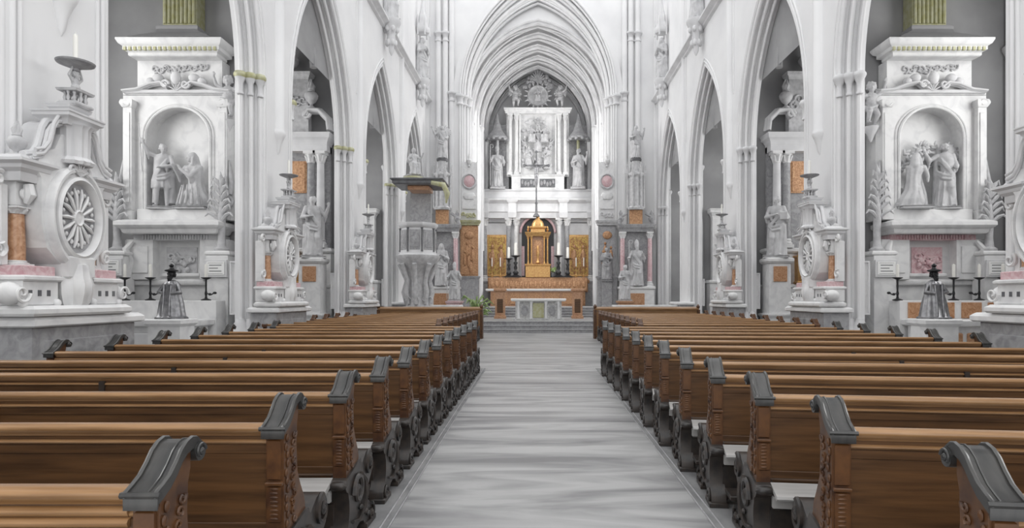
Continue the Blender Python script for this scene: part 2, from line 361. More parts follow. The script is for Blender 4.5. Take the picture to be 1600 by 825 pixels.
# ------------------------------------------------------------------ pews
def make_pew(name, label, s, L, capm, group, loc, rz):
    """aisle end at local x=0, pew runs to s*L; the back faces -y"""
    t = thing(name, label, 'pew', loc, rz, group)
    X = lambda a: s*a
    m = MB(); m.box(X(.09), X(L-.09), -.014, .014, .49, .95)
    m.box(X(.1), X(L-.1), -.022, .018, .49, .535, .003); m.box(X(.1), X(L-.1), -.020, .018, .86, .9, .003)
    m.build('back_panel', 'wood', t, 30)
    m = MB(); m.box(X(L*.53-.022), X(L*.53+.022), -.034, .02, .49, .94, .004); m.build('stile', 'dark_wood', t, 30)
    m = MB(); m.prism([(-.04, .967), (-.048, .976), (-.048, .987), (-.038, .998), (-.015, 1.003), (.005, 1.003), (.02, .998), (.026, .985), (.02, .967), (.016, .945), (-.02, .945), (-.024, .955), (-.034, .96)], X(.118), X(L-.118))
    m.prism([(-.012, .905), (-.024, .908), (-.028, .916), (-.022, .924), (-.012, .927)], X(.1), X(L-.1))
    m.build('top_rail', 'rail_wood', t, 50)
    m = MB(); m.box(X(.08), X(L-.08), .03, .43, .43, .465, .006); m.build('seat', 'wood', t, 30)
    m = MB(); m.prism([(-.035, .468), (-.175, .425), (-.18, .41), (-.17, .398), (-.03, .44)], X(.1), X(L-.1)); m.box(X(.1), X(L-.1), -.1, -.06, .33, .40); m.build('kneeler', 'worn_board', t, 30)
    m = MB(); m.box(X(.1), X(L-.1), -.33, -.12, .13, .165, .005); m.box(X(.1), X(L-.1), -.03, 0, .05, .3)
    for q in (.3, L*.5, L-.3): m.box(X(q-.03), X(q+.03), -.3, .4, 0, .13); m.box(X(q-.03), X(q+.03), -.05, .35, .165, .43)
    m.build('footrest', 'dark_wood', t, 30)
    capp = [(-.068, .972), (-.06, .99), (-.02, 1.003), (.03, 1.022), (.08, 1.055), (.12, 1.088), (.16, 1.108), (.20, 1.116), (.24, 1.11), (.275, 1.09), (.295, 1.06)]
    capp = [(-.06+(y+.068)*.72, z) for y, z in capp]
    for e, x0 in ((0, 0), (1, L-.12)):
        up = MB(); out = 0 if e == 0 else 1               # upper carved upright
        a, b = x0+.018, x0+.102
        up.prism([(-.03, .45), (-.03, .965), (.02, .985), (.06, 1.04), (.11, 1.08), (.14, 1.08), (.14, 1.02), (.125, .97), (.12, .88), (.13, .74), (.17, .66), (.22, .58), (.24, .5), (.24, .45)], X(a), X(b))
        up.box(X(x0+.028), X(x0+.092), -.043, -.02, .74, .93, .006); up.box(X(x0+.028), X(x0+.092), -.043, -.02, .54, .71, .006)
        for k in range(8): up.ell((X(x0+.06), -.042, .56+.02*k), (.022, .006, .007), 8, 4)
        up.box(X(x0+.02), X(x0+.1), -.05, -.02, .715, .732, .003)
        xf = x0+.015 if e == 0 else x0+.105
        for k in range(11):
            up.ell((X(xf), .0+.012*math.sin(k*1.9), .52+.041*k), (.009, .012, .02), 8, 5)
            up.spiral(.075+.012*math.cos(k*1.9), .52+.041*k, .022, X(xf), .007, 1.1, 1 if k % 2 else -1, k*1.3, n=12)
        p = up.build('end_panel', 'carved_wood', t, 45)
        c = MB(); n = len(capp)
        low = [(y, z-.034) for y, z in capp][::-1]
        poly = capp+[(.18, 1.035)]+low[1:]
        c.prism(poly, X(x0+.006), X(x0+.114))
        for xx in (x0+.012, x0+.108): c.tube([(X(xx), y, z+.004) for y, z in capp], .008, 6)
        c.tube([(X(x0+.04), y, z+.001) for y, z in capp[1:]], .004, 5)
        c.tube([(X(x0-.002), -.058, .985), (X(x0+.122), -.058, .985)], .011, 6)
        c.build('cap', capm, p, 45)
        v = MB()                                          # rolled volute at the front of the cap
        v.M = Matrix.Identity(4)
        v.tube([(X(x0+.0), .172, 1.066), (X(x0+.12), .172, 1.066)], .033, 14)
        for xx in (x0-.001, x0+.121): v.spiral(.172, 1.066, .029, X(xx), .006, 1.4); v.ell((X(xx), .172, 1.066), (.012, .014, .014), 8, 5)
        v.build('volute', capm, p, 45)
        lo = MB()                                         # lower scrolled foot
        prof = [(-.05, .462), (-.075, .44), (-.08, .41), (-.06, .385), (-.03, .37), (-.01, .31), (-.005, .25), (-.02, .18), (-.05, .13), (-.09, .09), (-.105, .05), (-.1, 0), (.09, 0), (.1, .06), (.15, .09), (.22, .1),
                (.3, .08), (.34, .04), (.35, 0), (.53, 0), (.555, .03), (.56, .08), (.53, .13), (.47, .15), (.42, .18), (.39, .23), (.40, .28), (.45, .31), (.50, .35), (.525, .41), (.52, .47), (.48, .52), (.42, .54), (.36, .53), (.31, .5), (.27, .48), (.24, .52)]
        lo.prism(prof, X(x0+.005), X(x0+.115))
        for xx in (x0-.002, x0+.122):
            lo.spiral(.43, .44, .085, X(xx), .017, 1.4, 1, PI/2); lo.ell((X(xx), .43, .44), (.02, .03, .03), 10, 6)
            lo.spiral(.48, .075, .065, X(xx), .014, 1.3, -1, PI/2); lo.ell((X(xx), .48, .075), (.02, .022, .022), 8, 5)
            lo.spiral(-.03, .07, .055, X(xx), .013, 1.3, 1, 0)
            lo.spiral(.16, .33, .11, X(xx), .02, 1.5, -1, PI); lo.ell((X(xx), .16, .33), (.025, .035, .04), 10, 6)
            lo.tube([(X(xx), .24, .42), (X(xx), .31, .36), (X(xx), .33, .26), (X(xx), .27, .17), (X(xx), .16, .13), (X(xx), .05, .16)], [.012, .022, .025, .022, .016, .01], 6)
            for k in range(4): lo.ell((X(xx), .22+.06*k, .2-.035*k), (.016, .03, .018), 8, 5)
        lo.box(X(x0-.01), X(x0+.13), -.11, .1, 0, .04, .006); lo.box(X(x0-.01), X(x0+.13), .34, .57, 0, .04, .006)
        lo.ell((X(x0+.06), -.07, .425), (.062, .03, .03), 12, 6)
        lo.build('scroll_foot', 'dark_wood', t, 45)
    return t
ordn = ['nearest', 'second', 'third', 'fourth', 'fifth', 'sixth', 'seventh', 'eighth', 'ninth', 'tenth', 'eleventh', 'twelfth']
PY = .95
random.seed(3)
pl = make_pew('pew', 'brown wooden pew left of the aisle, nearest to the camera', -1, 4.2, 'cap_wood', 'front block of pews left of the aisle', (-1.165, 1.94, 0), 0)
for k in range(1, 12):
    dup(pl, (-1.165-.004*k, 1.94+PY*k, 0), 0, 'brown wooden pew with dark scrolled cap, %s row from the camera left of the aisle' % ordn[k])
m = MB()                                                 # the nearest pew has extra mouldings under its rail
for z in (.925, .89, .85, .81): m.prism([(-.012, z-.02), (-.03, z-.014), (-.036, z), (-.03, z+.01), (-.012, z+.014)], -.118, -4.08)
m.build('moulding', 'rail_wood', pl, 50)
TH = -.125
pr = make_pew('pew', 'brown wooden pew right of the aisle, its dark cap cut by the lower right corner', 1, 4.68, 'cap_wood', 'front block of pews right of the aisle', (1.345, 1.86, 0), TH)
for k in range(1, 12):
    dup(pr, (1.335, 1.86+PY*k, 0), TH*(1-.03*k), 'brown wooden pew with dark scrolled cap, %s row from the camera right of the aisle' % ordn[k])
pl2 = make_pew('pew', 'far brown pew with light end cap left of the aisle, rearmost of the far block', -1, 3.95, 'carved_wood', 'far block of pews left', (-2.1, 13.45, 0), 0)
pr2 = make_pew('pew', 'far brown pew with light end cap right of the aisle, rearmost of the far block', 1, 3.95, 'carved_wood', 'far block of pews right', (2.25, 13.5, 0), -.05)
for k in range(1, 10):
    dup(pl2, (-2.1, 13.45+PY*k, 0), 0, 'far brown pew left of the aisle, %s row of the far block' % ordn[k])
    dup(pr2, (2.25, 13.5+PY*k, 0), -.05, 'far brown pew right of the aisle, %s row of the far block' % ordn[k])
for s_, x in ((-1, -2.1), (1, 2.25)):
    t = thing('prayer_desk', 'wooden front desk closing the far block of pews on the %s' % ('left' if s_ < 0 else 'right'), 'desk', (x, 23.3, 0))
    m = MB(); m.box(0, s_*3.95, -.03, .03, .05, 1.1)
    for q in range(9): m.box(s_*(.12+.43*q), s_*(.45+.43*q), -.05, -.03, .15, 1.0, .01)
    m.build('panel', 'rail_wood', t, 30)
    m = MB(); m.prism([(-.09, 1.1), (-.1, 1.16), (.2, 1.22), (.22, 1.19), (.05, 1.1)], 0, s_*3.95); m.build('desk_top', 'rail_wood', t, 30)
    for q in (0, 3.95):
        m = MB(); m.box(s_*q-.05, s_*q+.05, -.1, .3, 0, 1.12, .01); m.lathe(s_*q, 0, [(.03, 1.12), (.06, 1.18), (.07, 1.24), (.03, 1.3), (.01, 1.32)], 10); m.build('end_post', 'carved_wood', t, 40)

# ------------------------------------------------------------------ sculpted figures
FIG = {}
def bake(mb, vox, key, smooth=3):
    o = mb.build('tmp', 'statue_stone', None, 0)
    r = o.modifiers.new('r', 'REMESH'); r.mode = 'VOXEL'; r.voxel_size = vox
    sm = o.modifiers.new('s', 'SMOOTH'); sm.iterations = smooth; sm.factor = .5
    dg = bpy.context.evaluated_depsgraph_get()
    me = bpy.data.meshes.new_from_object(o.evaluated_get(dg)); me.name = key; me.shade_smooth()
    bpy.data.objects.remove(o); FIG[key] = me; return me
def hand(m, w, d, up, side, k=1.0, curl=.5):
    d = Vector(d).normalized(); up = Vector(up); up = (up-d*up.dot(d)).normalized(); sd = d.cross(up).normalized()*side
    w = Vector(w); palm = w+d*.028*k
    m.cap(w, w+d*.048*k, .014*k, .019*k)
    m.cap(w+sd*.012*k+d*.02*k, w+sd*.014*k+d*.045*k, .011*k, .011*k); m.cap(w-sd*.012*k+d*.02*k, w-sd*.014*k+d*.045*k, .011*k, .011*k)
    for i, L in enumerate((.030, .036, .033, .026)):
        o = w+d*.052*k+sd*(.0195-.013*i)*k; mid = o+d*L*.5*k-up*curl*.01*k; end = mid+(d*(1-curl)-up*curl)*L*.55*k
        m.cap(o, mid, .0068*k, .0062*k, 6); m.cap(mid, end, .0062*k, .005*k, 6)
    o = w+d*.02*k+sd*.016*k; mid = o+(sd*.75+d*.65).normalized()*.024*k; m.cap(o, mid, .008*k, .0065*k, 6); m.cap(mid, mid+(d*.9-up*.4).normalized()*.018*k, .0065*k, .0055*k, 6)
def head(m, c, yaw=0, tilt=0, beard=False, veil=False, mitre=False, curls=False, k=1.0):
    Mx = Matrix.Translation(c) @ Matrix.Rotation(yaw, 4, 'Z') @ Matrix.Rotation(tilt, 4, 'X')
    old = m.M; m.M = old @ Mx @ Matrix.Diagonal((k, k, k, 1))
    m.ell((0, 0, .01), (.048, .058, .062), 16, 12); m.ell((0, -.02, -.03), (.036, .036, .036)); m.cap((0, -.052, .012), (0, -.067, -.012), .006, .010)
    m.ell((0, -.052, -.036), (.016, .008, .005)); m.ell((0, -.048, -.055), (.014, .012, .012))
    for s in (-1, 1):
        m.ell((s*.049, .005, -.003), (.007, .014, .02)); m.ell((s*.019, -.05, .022), (.014, .008, .005)); m.ell((s*.019, -.047, .006), (.009, .007, .006)); m.ell((s*.026, -.036, -.018), (.014, .014, .014))
    if curls or not (veil or mitre):
        for i in range(26):
            a = i*2.4; z = .065-.0035*i; r = .05*math.sqrt(max(.1, 1-(z/.08)**2))
            y = math.sin(a)*r+.012
            if y < -.02 and z < .045: continue
            m.ell((math.cos(a)*r, y, z), .017)
        m.ell((0, .022, .02), (.052, .05, .058))
    if beard:
        for i in range(9): m.cap((-.032+.008*i, -.035-.012*math.sin(PI*i/8), -.045), (-.02+.005*i, -.05, -.095-.02*math.sin(PI*i/8)), .011, .006, 6)
    if veil:
        m.ell((0, .015, .018), (.06, .06, .066)); m.cap((0, .035, 0), (0, .05, -.11), .055, .07); m.cap((-.05, .01, 0), (-.06, .0, -.1), .02, .03); m.cap((.05, .01, 0), (.06, 0, -.1), .02, .03)
    if mitre:
        m.loft([[(.053*math.cos(a)*q, .045*math.sin(a)*q2+.005, z) for a in [2*PI*j/14 for j in range(14)]] for q, q2, z in ((1, 1.2, .04), (1.12, 1.1, .08), (1.0, .8, .12), (.55, .45, .16), (.1, .1, .185))])
    m.M = old
def folds(m, n, z1, z0, r1, r0, seed, oy=0, amp=.012):
    rd = random.Random(seed)
    for i in range(n):
        a = 2*PI*i/n+rd.uniform(-.15, .15); b = a+rd.uniform(-.35, .35)
        p = [(r1[0]*math.cos(a), oy+r1[1]*math.sin(a), z1), ((r1[0]+r0[0])/2*math.cos((a+b)/2+.08), oy+(r1[1]+r0[1])/2*math.sin((a+b)/2), (z1+z0)/2), (r0[0]*math.cos(b), oy+r0[1]*math.sin(b), z0)]
        m.tube(p, [amp*.7, amp*1.2, amp*1.5], 6)
def sash(m, pts, n, gap, r):
    for i in range(n):
        o = Vector((0, 0, -gap*i)); m.tube([Vector(p)+o for p in pts], [r*.8]+[r]*(len(pts)-2)+[r*.8], 6)
def stand(key, la, ra, hd, seed=1, lean=.02, cloak=True, legs=False, staff=None, wings=False, extra=None):
    """1 m tall robed figure facing -y. la, ra: (elbow, wrist, hand direction)"""
    m = MB()
    R = [(.86, .045, .04), (.835, .10, .055), (.80, .118, .066), (.74, .112, .075), (.66, .095, .068), (.60, .088, .062), (.54, .102, .07), (.46, .112, .08), (.3, .118, .09), (.15, .135, .105), (.03, .155, .12), (0, .158, .122)]
    if legs: R = R[:6]+[(.53, .098, .068), (.42, .12, .085), (.30, .125, .09), (.29, .1, .07)]
    rings = []
    for z, rx, ry in R:
        am = max(0, (.62-z))*.16; ox = lean*math.sin(z*PI*1.2)
        rings.append([(ox+rx*(1+am*math.sin(9*t+seed+z*4)+am*.5*math.sin(5*t+seed*2))*math.cos(t), ry*(1+am*math.sin(9*t+seed+z*4))*math.sin(t), z) for t in [2*PI*j/44 for j in range(44)]])
    m.loft(rings)
    m.cap((0, 0, .83), (0, -.005, .885), .034, .028)
    head(m, (0, -.012, .935), *hd[:2], **hd[2])
    # legs: one bent knee pushes through the drapery, feet below the hem
    for s, kn, ft in ((-1, (-.055, -.03, .28), (-.06, -.03, .03)), (1, (.065, -.10, .30), (.085, -.055, .03))):
        m.cap((s*.05, 0, .5), kn, .062, .048); m.cap(kn, ft, .045, .026 if legs else .035); m.cap((ft[0], ft[1]-.01, .018), (ft[0]+s*.015, ft[1]-.085 if legs else ft[1]-.11, .014), .02, .014)
    for s, (el, wr, hdir) in ((-1, la), (1, ra)):
        sh = (s*.105, 0, .808); m.cap(sh, el, .042, .034); m.cap(el, wr, .034, .021); m.ell(sh, (.045, .045, .042))
        e, w_ = Vector(el), Vector(wr); q = e.lerp(w_, .6); m.cap(e, q, .04, .032); m.cap(q, q+Vector((0, .01, -.07)), .028, .014); m.cap(e, e+Vector((0, .02, -.09)), .034, .016)
        hand(m, wr, hdir, (0, 0, 1) if abs(Vector(hdir).normalized().z) < .8 else (0, 1, 0), s)
    sash(m, [(-.11, .0, .82), (-.06, -.075, .74), (.03, -.085, .62), (.10, -.06, .54), (.11, .03, .50)], 4, .022, .010)
    folds(m, 13, .56 if not legs else .5, .02 if not legs else .3, (.10, .07), (.155, .12) if not legs else (.12, .09), seed)
    if cloak:
        for s in (-1, 1):
            m.loft([[(s*(.115+.0*j)+.028*math.cos(t)*(1+j*.25), .03+.045*math.sin(t)*(1+j*.12), .82-.19*j+.0) for t in [2*PI*q/10 for q in range(10)]] for j in range(5)])
        m.tube([(-.12, .0, .58), (-.05, -.09, .5), (.05, -.1, .47), (.12, -.03, .52)], [.02, .026, .024, .015], 8)
        m.tube([(-.12, .0, .53), (-.05, -.095, .44), (.05, -.11, .42), (.13, -.03, .5)], [.015, .022, .02, .012], 8)
    if wings:
        for s in (-1, 1):
            for j in range(9):
                a = math.radians(80-16*j); L = .30-.018*j
                m.tube([(s*.04, .07, .78), (s*(.04+L*.6*max(.15, math.cos(a))), .12, .78+L*.6*math.sin(a)+.05), (s*(.05+L*max(.2, math.cos(a))), .13, .76+L*math.sin(a))], [.022, .03, .01], 6)
    if staff: m.cap(staff[0], staff[1], .011, .011, 8)
    if extra: extra(m)
    return bake(m, .0095, key)
def crook(m):
    m.tube([(-.2, -.13, 1.02)]+[(-.16+.045*math.cos(PI-t*.6), -.13, 1.04+.045*math.sin(PI-t*.6)) for t in range(0, 9)], .01, 6)
def bigcross(m):
    m.box(.10, .135, -.14, -.105, .02, 1.15); m.box(-.02, .255, -.14, -.105, .92, .955)
N = {}
stand('bishop', ((-.19, -.03, .66), (-.2, -.13, .66), (0, -1, .1)), ((.18, -.03, .66), (.14, -.14, .72), (-.2, -.5, 1)), (.2, 0, dict(beard=True, mitre=True)), 1, staff=((-.2, -.15, .02), (-.2, -.15, 1.03)), extra=crook)
stand('apostle', ((-.17, -.02, .64), (-.07, -.13, .66), (1, -.3, .1)), ((.2, -.02, .68), (.24, -.1, .84), (.1, -.2, 1)), (-.4, .15, dict(beard=True)), 2, .03)
stand('virgin', ((-.16, -.03, .65), (-.04, -.13, .71), (1, -.2, .7)), ((.16, -.03, .65), (.04, -.14, .72), (-1, -.2, .7)), (.3, .2, dict(veil=True)), 4, -.03)
stand('herald', ((-.22, -.01, .74), (-.3, -.05, .9), (-.3, -.1, 1)), ((.16, .0, .65), (.13, -.12, .6), (-.3, -1, -.2)), (.5, -.2, dict(curls=True)), 6, .04, wings=True)
stand('baptist', ((-.15, -.04, .66), (-.02, -.13, .62), (1, -.3, -.1)), ((.2, -.03, .85), (.26, -.08, 1.0), (.2, -.1, 1)), (-.5, .1, dict(beard=True)), 8, .05, legs=True, staff=((.27, -.09, .55), (.32, -.09, 1.3)))
stand('evangelist', ((-.18, -.02, .64), (-.16, -.15, .6), (.3, -1, .2)), ((.16, -.03, .66), (.02, -.14, .68), (-1, -.3, .2)), (.5, .2, dict(beard=True)), 11, -.04, extra=lambda m: m.box(-.2, -.08, -.235, -.19, .58, .72))
def sitting(key, hd, seed, kneel=False, la=None, ra=None):
    m = MB()
    if kneel:                                            # kneeling in profile, leaning towards -x
        m.loft([[(.02+ox+rx*(1+.08*math.sin(9*t))*math.cos(t), ry*(1+.08*math.sin(9*t))*math.sin(t), z) for t in [2*PI*j/30 for j in range(30)]] for z, rx, ry, ox in ((.0, .2, .13, .06), (.1, .17, .13, .05), (.22, .13, .11, .0), (.34, .10, .09, 0), (.44, .10, .08, -.01), (.56, .115, .075, -.03), (.6, .09, .06, -.03), (.63, .04, .04, -.03))])
        m.cap((0, -.05, .25), (-.12, -.07, .14), .07, .06); m.cap((-.12, -.07, .14), (-.11, -.06, .03), .06, .05); m.cap((-.02, .03, .25), (-.06, .05, .05), .075, .06); m.cap((-.02, .03, .05), (.24, .05, .03), .05, .025); m.cap((-.12, -.07, .03), (.1, -.07, .03), .045, .03)
        hc = (-.04, -.01, .71); off = Vector((-.03, 0, -.235))
    else:
        m.loft([[(rx*(1+.08*math.sin(9*t+seed))*math.cos(t), oy+ry*(1+.08*math.sin(9*t+seed))*math.sin(t), z) for t in [2*PI*j/30 for j in range(30)]] for z, rx, ry, oy in ((0, .17, .12, -.13), (.15, .15, .11, -.13), (.26, .14, .14, -.09), (.34, .13, .14, -.05), (.42, .105, .09, 0), (.5, .10, .075, 0), (.58, .12, .07, 0), (.63, .10, .055, 0), (.66, .045, .04, 0))])
        for s in (-1, 1):
            m.cap((s*.07, .0, .32), (s*.085, -.19, .32), .072, .058); m.cap((s*.085, -.19, .32), (s*.09, -.2, .03), .055, .035); m.cap((s*.09, -.2, .02), (s*.1, -.29, .015), .024, .016)
        hc = (0, -.012, .735); off = Vector((0, 0, -.2))
    m.cap(Vector((0, 0, .83))+off, Vector((0, -.005, .885))+off, .034, .028); head(m, hc, *hd[:2], **hd[2])
    for s, (el, wr, hdir) in ((-1, la), (1, ra)):
        sh = Vector((s*.1, 0, .80))+off; el = Vector(el)+off; wr = Vector(wr)+off
        m.cap(sh, el, .042, .034); m.cap(el, wr, .034, .021); m.ell(sh, .044); m.cap(el, el+Vector((0, .02, -.08)), .034, .016); hand(m, wr, hdir, (0, 0, 1), s)
    sash(m, [Vector(p)+off for p in ((-.11, .0, .80), (-.06, -.075, .72), (.03, -.085, .62), (.10, -.06, .56), (.11, .03, .54))], 3, .022, .011)
    for i in range(7):
        a = -PI*.95+PI*.9*i/6; m.tube([(.12*math.cos(a), -.1+.1*math.sin(a), .3), (.15*math.cos(a+.1), -.12+.12*math.sin(a), .15), (.18*math.cos(a), -.13+.12*math.sin(a), .01)], [.012, .018, .02], 6)
    return bake(m, .0095, key)
sitting('seated', (-.3, .2, dict(beard=True)), 1, False, ((-.19, -.03, .66), (-.16, -.15, .6), (.2, -1, .1)), ((.2, -.02, .7), (.24, -.12, .82), (.1, -.4, 1)))
sitting('kneeling', (-.9, .0, dict(veil=True)), 2, True, ((-.17, -.05, .68), (-.2, -.12, .78), (-.4, -.1, 1)), ((.02, -.12, .66), (-.1, -.15, .76), (-.5, -.1, 1)))
def putto(key, arms, wings=True):                        # chubby child
    m = MB()
    m.ell((0, 0, .52), (.13, .11, .14)); m.ell((0, 0, .66), (.13, .10, .12)); m.ell((0, .01, .42), (.14, .12, .11)); m.ell((0, -.05, .5), (.1, .08, .1))
    head(m, (0, -.01, .88), .3, .1, k=1.75, curls=True); m.cap((0, 0, .72), (0, 0, .78), .05, .05)
    for s, kn, ft in ((-1, (-.1, -.08, .25), (-.08, .02, .05)), (1, (.12, -.16, .30), (.1, -.05, .1))):
        m.cap((s*.07, 0, .40), kn, .085, .062); m.cap(kn, ft, .06, .038); m.cap(ft, (ft[0], ft[1]-.09, ft[2]-.02), .035, .024)
    for s, (el, wr, hd) in ((-1, arms[0]), (1, arms[1])):
        m.cap((s*.12, 0, .70), el, .052, .042); m.cap(el, wr, .042, .028); hand(m, wr, hd, (0, 0, 1) if abs(hd[2]) < .8 else (0, 1, 0), s, 1.3)
    m.tube([(-.15, -.02, .5), (-.03, -.14, .42), (.1, -.13, .38), (.18, 0, .46), (.3, .05, .36)], [.03, .035, .04, .035, .015], 8)
    if wings:
        for s in (-1, 1):
            for j in range(7):
                a = math.radians(70-18*j); L = .34-.02*j
                m.tube([(s*.05, .09, .68), (s*(.05+L*.6*math.cos(a)), .14, .70+L*.6*math.sin(a)), (s*(.06+L*math.cos(a)), .15, .66+L*math.sin(a))], [.03, .038, .012], 6)
    return bake(m, .012, key)
putto('putto_up', (((-.25, -.03, .78), (-.3, -.05, .98), (0, 0, 1)), ((.24, -.05, .62), (.2, -.2, .6), (-.2, -1, 0))))
putto('atlas', (((-.25, .0, .82), (-.17, -.02, 1.02), (.4, 0, 1)), ((.25, 0, .82), (.17, -.02, 1.02), (-.4, 0, 1))), wings=False)

def figpart(key, parent, loc, h, rz=0, name='figure', m='statue_stone', flip=False):
    me = FIG[key]
    mk = key+m
    if mk not in FIG:
        me2 = me.copy(); me2.materials.clear(); me2.materials.append(MT[m]); FIG[mk] = me2
    o = bpy.data.objects.new(name, FIG[mk]); C.objects.link(o); o.parent = parent; o.location = loc; o.rotation_euler = (0, 0, rz); o.scale = (-h if flip else h, h, h); return o
def statue(key, loc, h, rz, label, group=None, m='statue_stone', base=.12, bw=.4, flip=False, cat='statue', name='statue'):
    t = thing(name, label, cat, loc, rz, group)
    b = MB(); b.rect(0, 0, h*bw, h*bw*.8, [(0, 0), (0, base*.3), (-.02*h, base*.45), (-.02*h, base*.75), (0, base*.9), (0, base)]); b.build('base', m, t, 30)
    figpart(key, t, (0, 0, base), h, 0, 'figure', m, flip); return t

# ------------------------------------------------------------------ ornament pieces
def urn(m, x, y, z, h, flame=True):
    p = [(.11, 0), (.12, .04), (.06, .08), (.05, .13), (.15, .22), (.22, .35), (.23, .45), (.18, .53), (.1, .57), (.12, .6), (.09, .63)]
    m.lathe(x, y, [(r*h, z+zz*h) for r, zz in p], 14)
    if flame:
        for i in range(7):
            a = i*.9; m.tube([(x+.05*h*math.cos(a), y+.05*h*math.sin(a), z+.6*h), (x+.09*h*math.cos(a+.5), y+.08*h*math.sin(a+.5), z+.76*h), (x+.03*h*math.cos(a+1), y+.03*h*math.sin(a+1), z+(.9+.1*(i % 2))*h)], [.05*h, .055*h, .008*h], 6)
def column(m, x, y, z, h, r, fl=0, sh_only=False, ends_only=False):
    if not ends_only: m.lathe(x, y, [(r, z+.09*h), (r*1.02, z+.3*h), (r*.86, z+.9*h)], 24, flute=fl, nf=12)
    if not sh_only and ends_only != 'top':
        m.rect(x, y, r*2.7, r*2.7, [(0, z), (0, z+.035*h)]); m.lathe(x, y, [(r*1.35, z+.035*h), (r*1.42, z+.05*h), (r*1.1, z+.065*h), (r*1.2, z+.08*h), (r*1.0, z+.095*h)], 20)
    if not sh_only and ends_only != 'base':
        m.lathe(x, y, [(r*.95, z+.88*h), (r*1.0, z+.885*h), (r*.9, z+.895*h), (r*1.1, z+.94*h), (r*1.4, z+.97*h)], 20)
        for i in range(8):
            a = PI/4*i; m.tube([(x+r*.9*math.cos(a), y+r*.9*math.sin(a), z+.895*h), (x+r*1.15*math.cos(a), y+r*1.15*math.sin(a), z+.935*h), (x+r*1.5*math.cos(a), y+r*1.5*math.sin(a), z+.955*h), (x+r*1.35*math.cos(a), y+r*1.35*math.sin(a), z+.94*h)], [r*.2, r*.25, r*.18, r*.08], 6)
        m.rect(x, y, r*2.9, r*2.9, [(-.05*r, z+.97*h), (0, z+.975*h), (0, z+h)])
CORN = [(0, 0), (.03, .08), (.03, .2), (.10, .32), (.14, .45), (.26, .55), (.30, .6), (.30, .8), (.36, .9), (.36, 1.0), (.1, 1.06)]
def cornice(m, x, y, wx, wy, z, h, k=1.0):
    m.rect(x, y, wx, wy, [(o*h*k, z+zz*h) for o, zz in CORN])
def ovalring(m, x, y, z, rx, rz_, prof, n=40):           # prof: (radial factor, out towards -y)
    rings = [[(x+rx*f*math.cos(2*PI*k/n), y-o, z+rz_*f*math.sin(2*PI*k/n)) for k in range(n)] for f, o in prof]
    m.loft(rings)
def scrollwork(m, x, y, z, w_, h_, n=6, seed=0, th=.02):
    rd = random.Random(seed)
    for i in range(n):
        for s in (-1, 1):
            cx = x+s*w_*(i+.5)/n/2; cz = z+h_*rd.uniform(-.25, .25); m.spiral(cx, cz, h_*.36, y, th, 1.2, s if i % 2 else -s, rd.uniform(0, 6), 'xz', 16)
            m.ell((cx+rd.uniform(-.4, .4)*h_, y, cz+rd.uniform(-.3, .3)*h_), (h_*.16, th, h_*.1), 8, 5)
def acanthus(m, x, y, z, h, s=1, n=7):                   # palm spray
    for i in range(n):
        a = math.radians(-62+124*i/(n-1)); L = h*(1-.35*abs(a)/1.1)
        m.tube([(x, y, z), (x+s*L*.45*math.sin(a), y-.04*h, z+L*.55*math.cos(a)), (x+s*L*.75*math.sin(a)*1.1, y-.10*h, z+L*.92*math.cos(a)), (x+s*L*.95*math.sin(a), y-.16*h, z+L*.9*math.cos(a))], [.03*h, .06*h, .045*h, .01*h], 6)

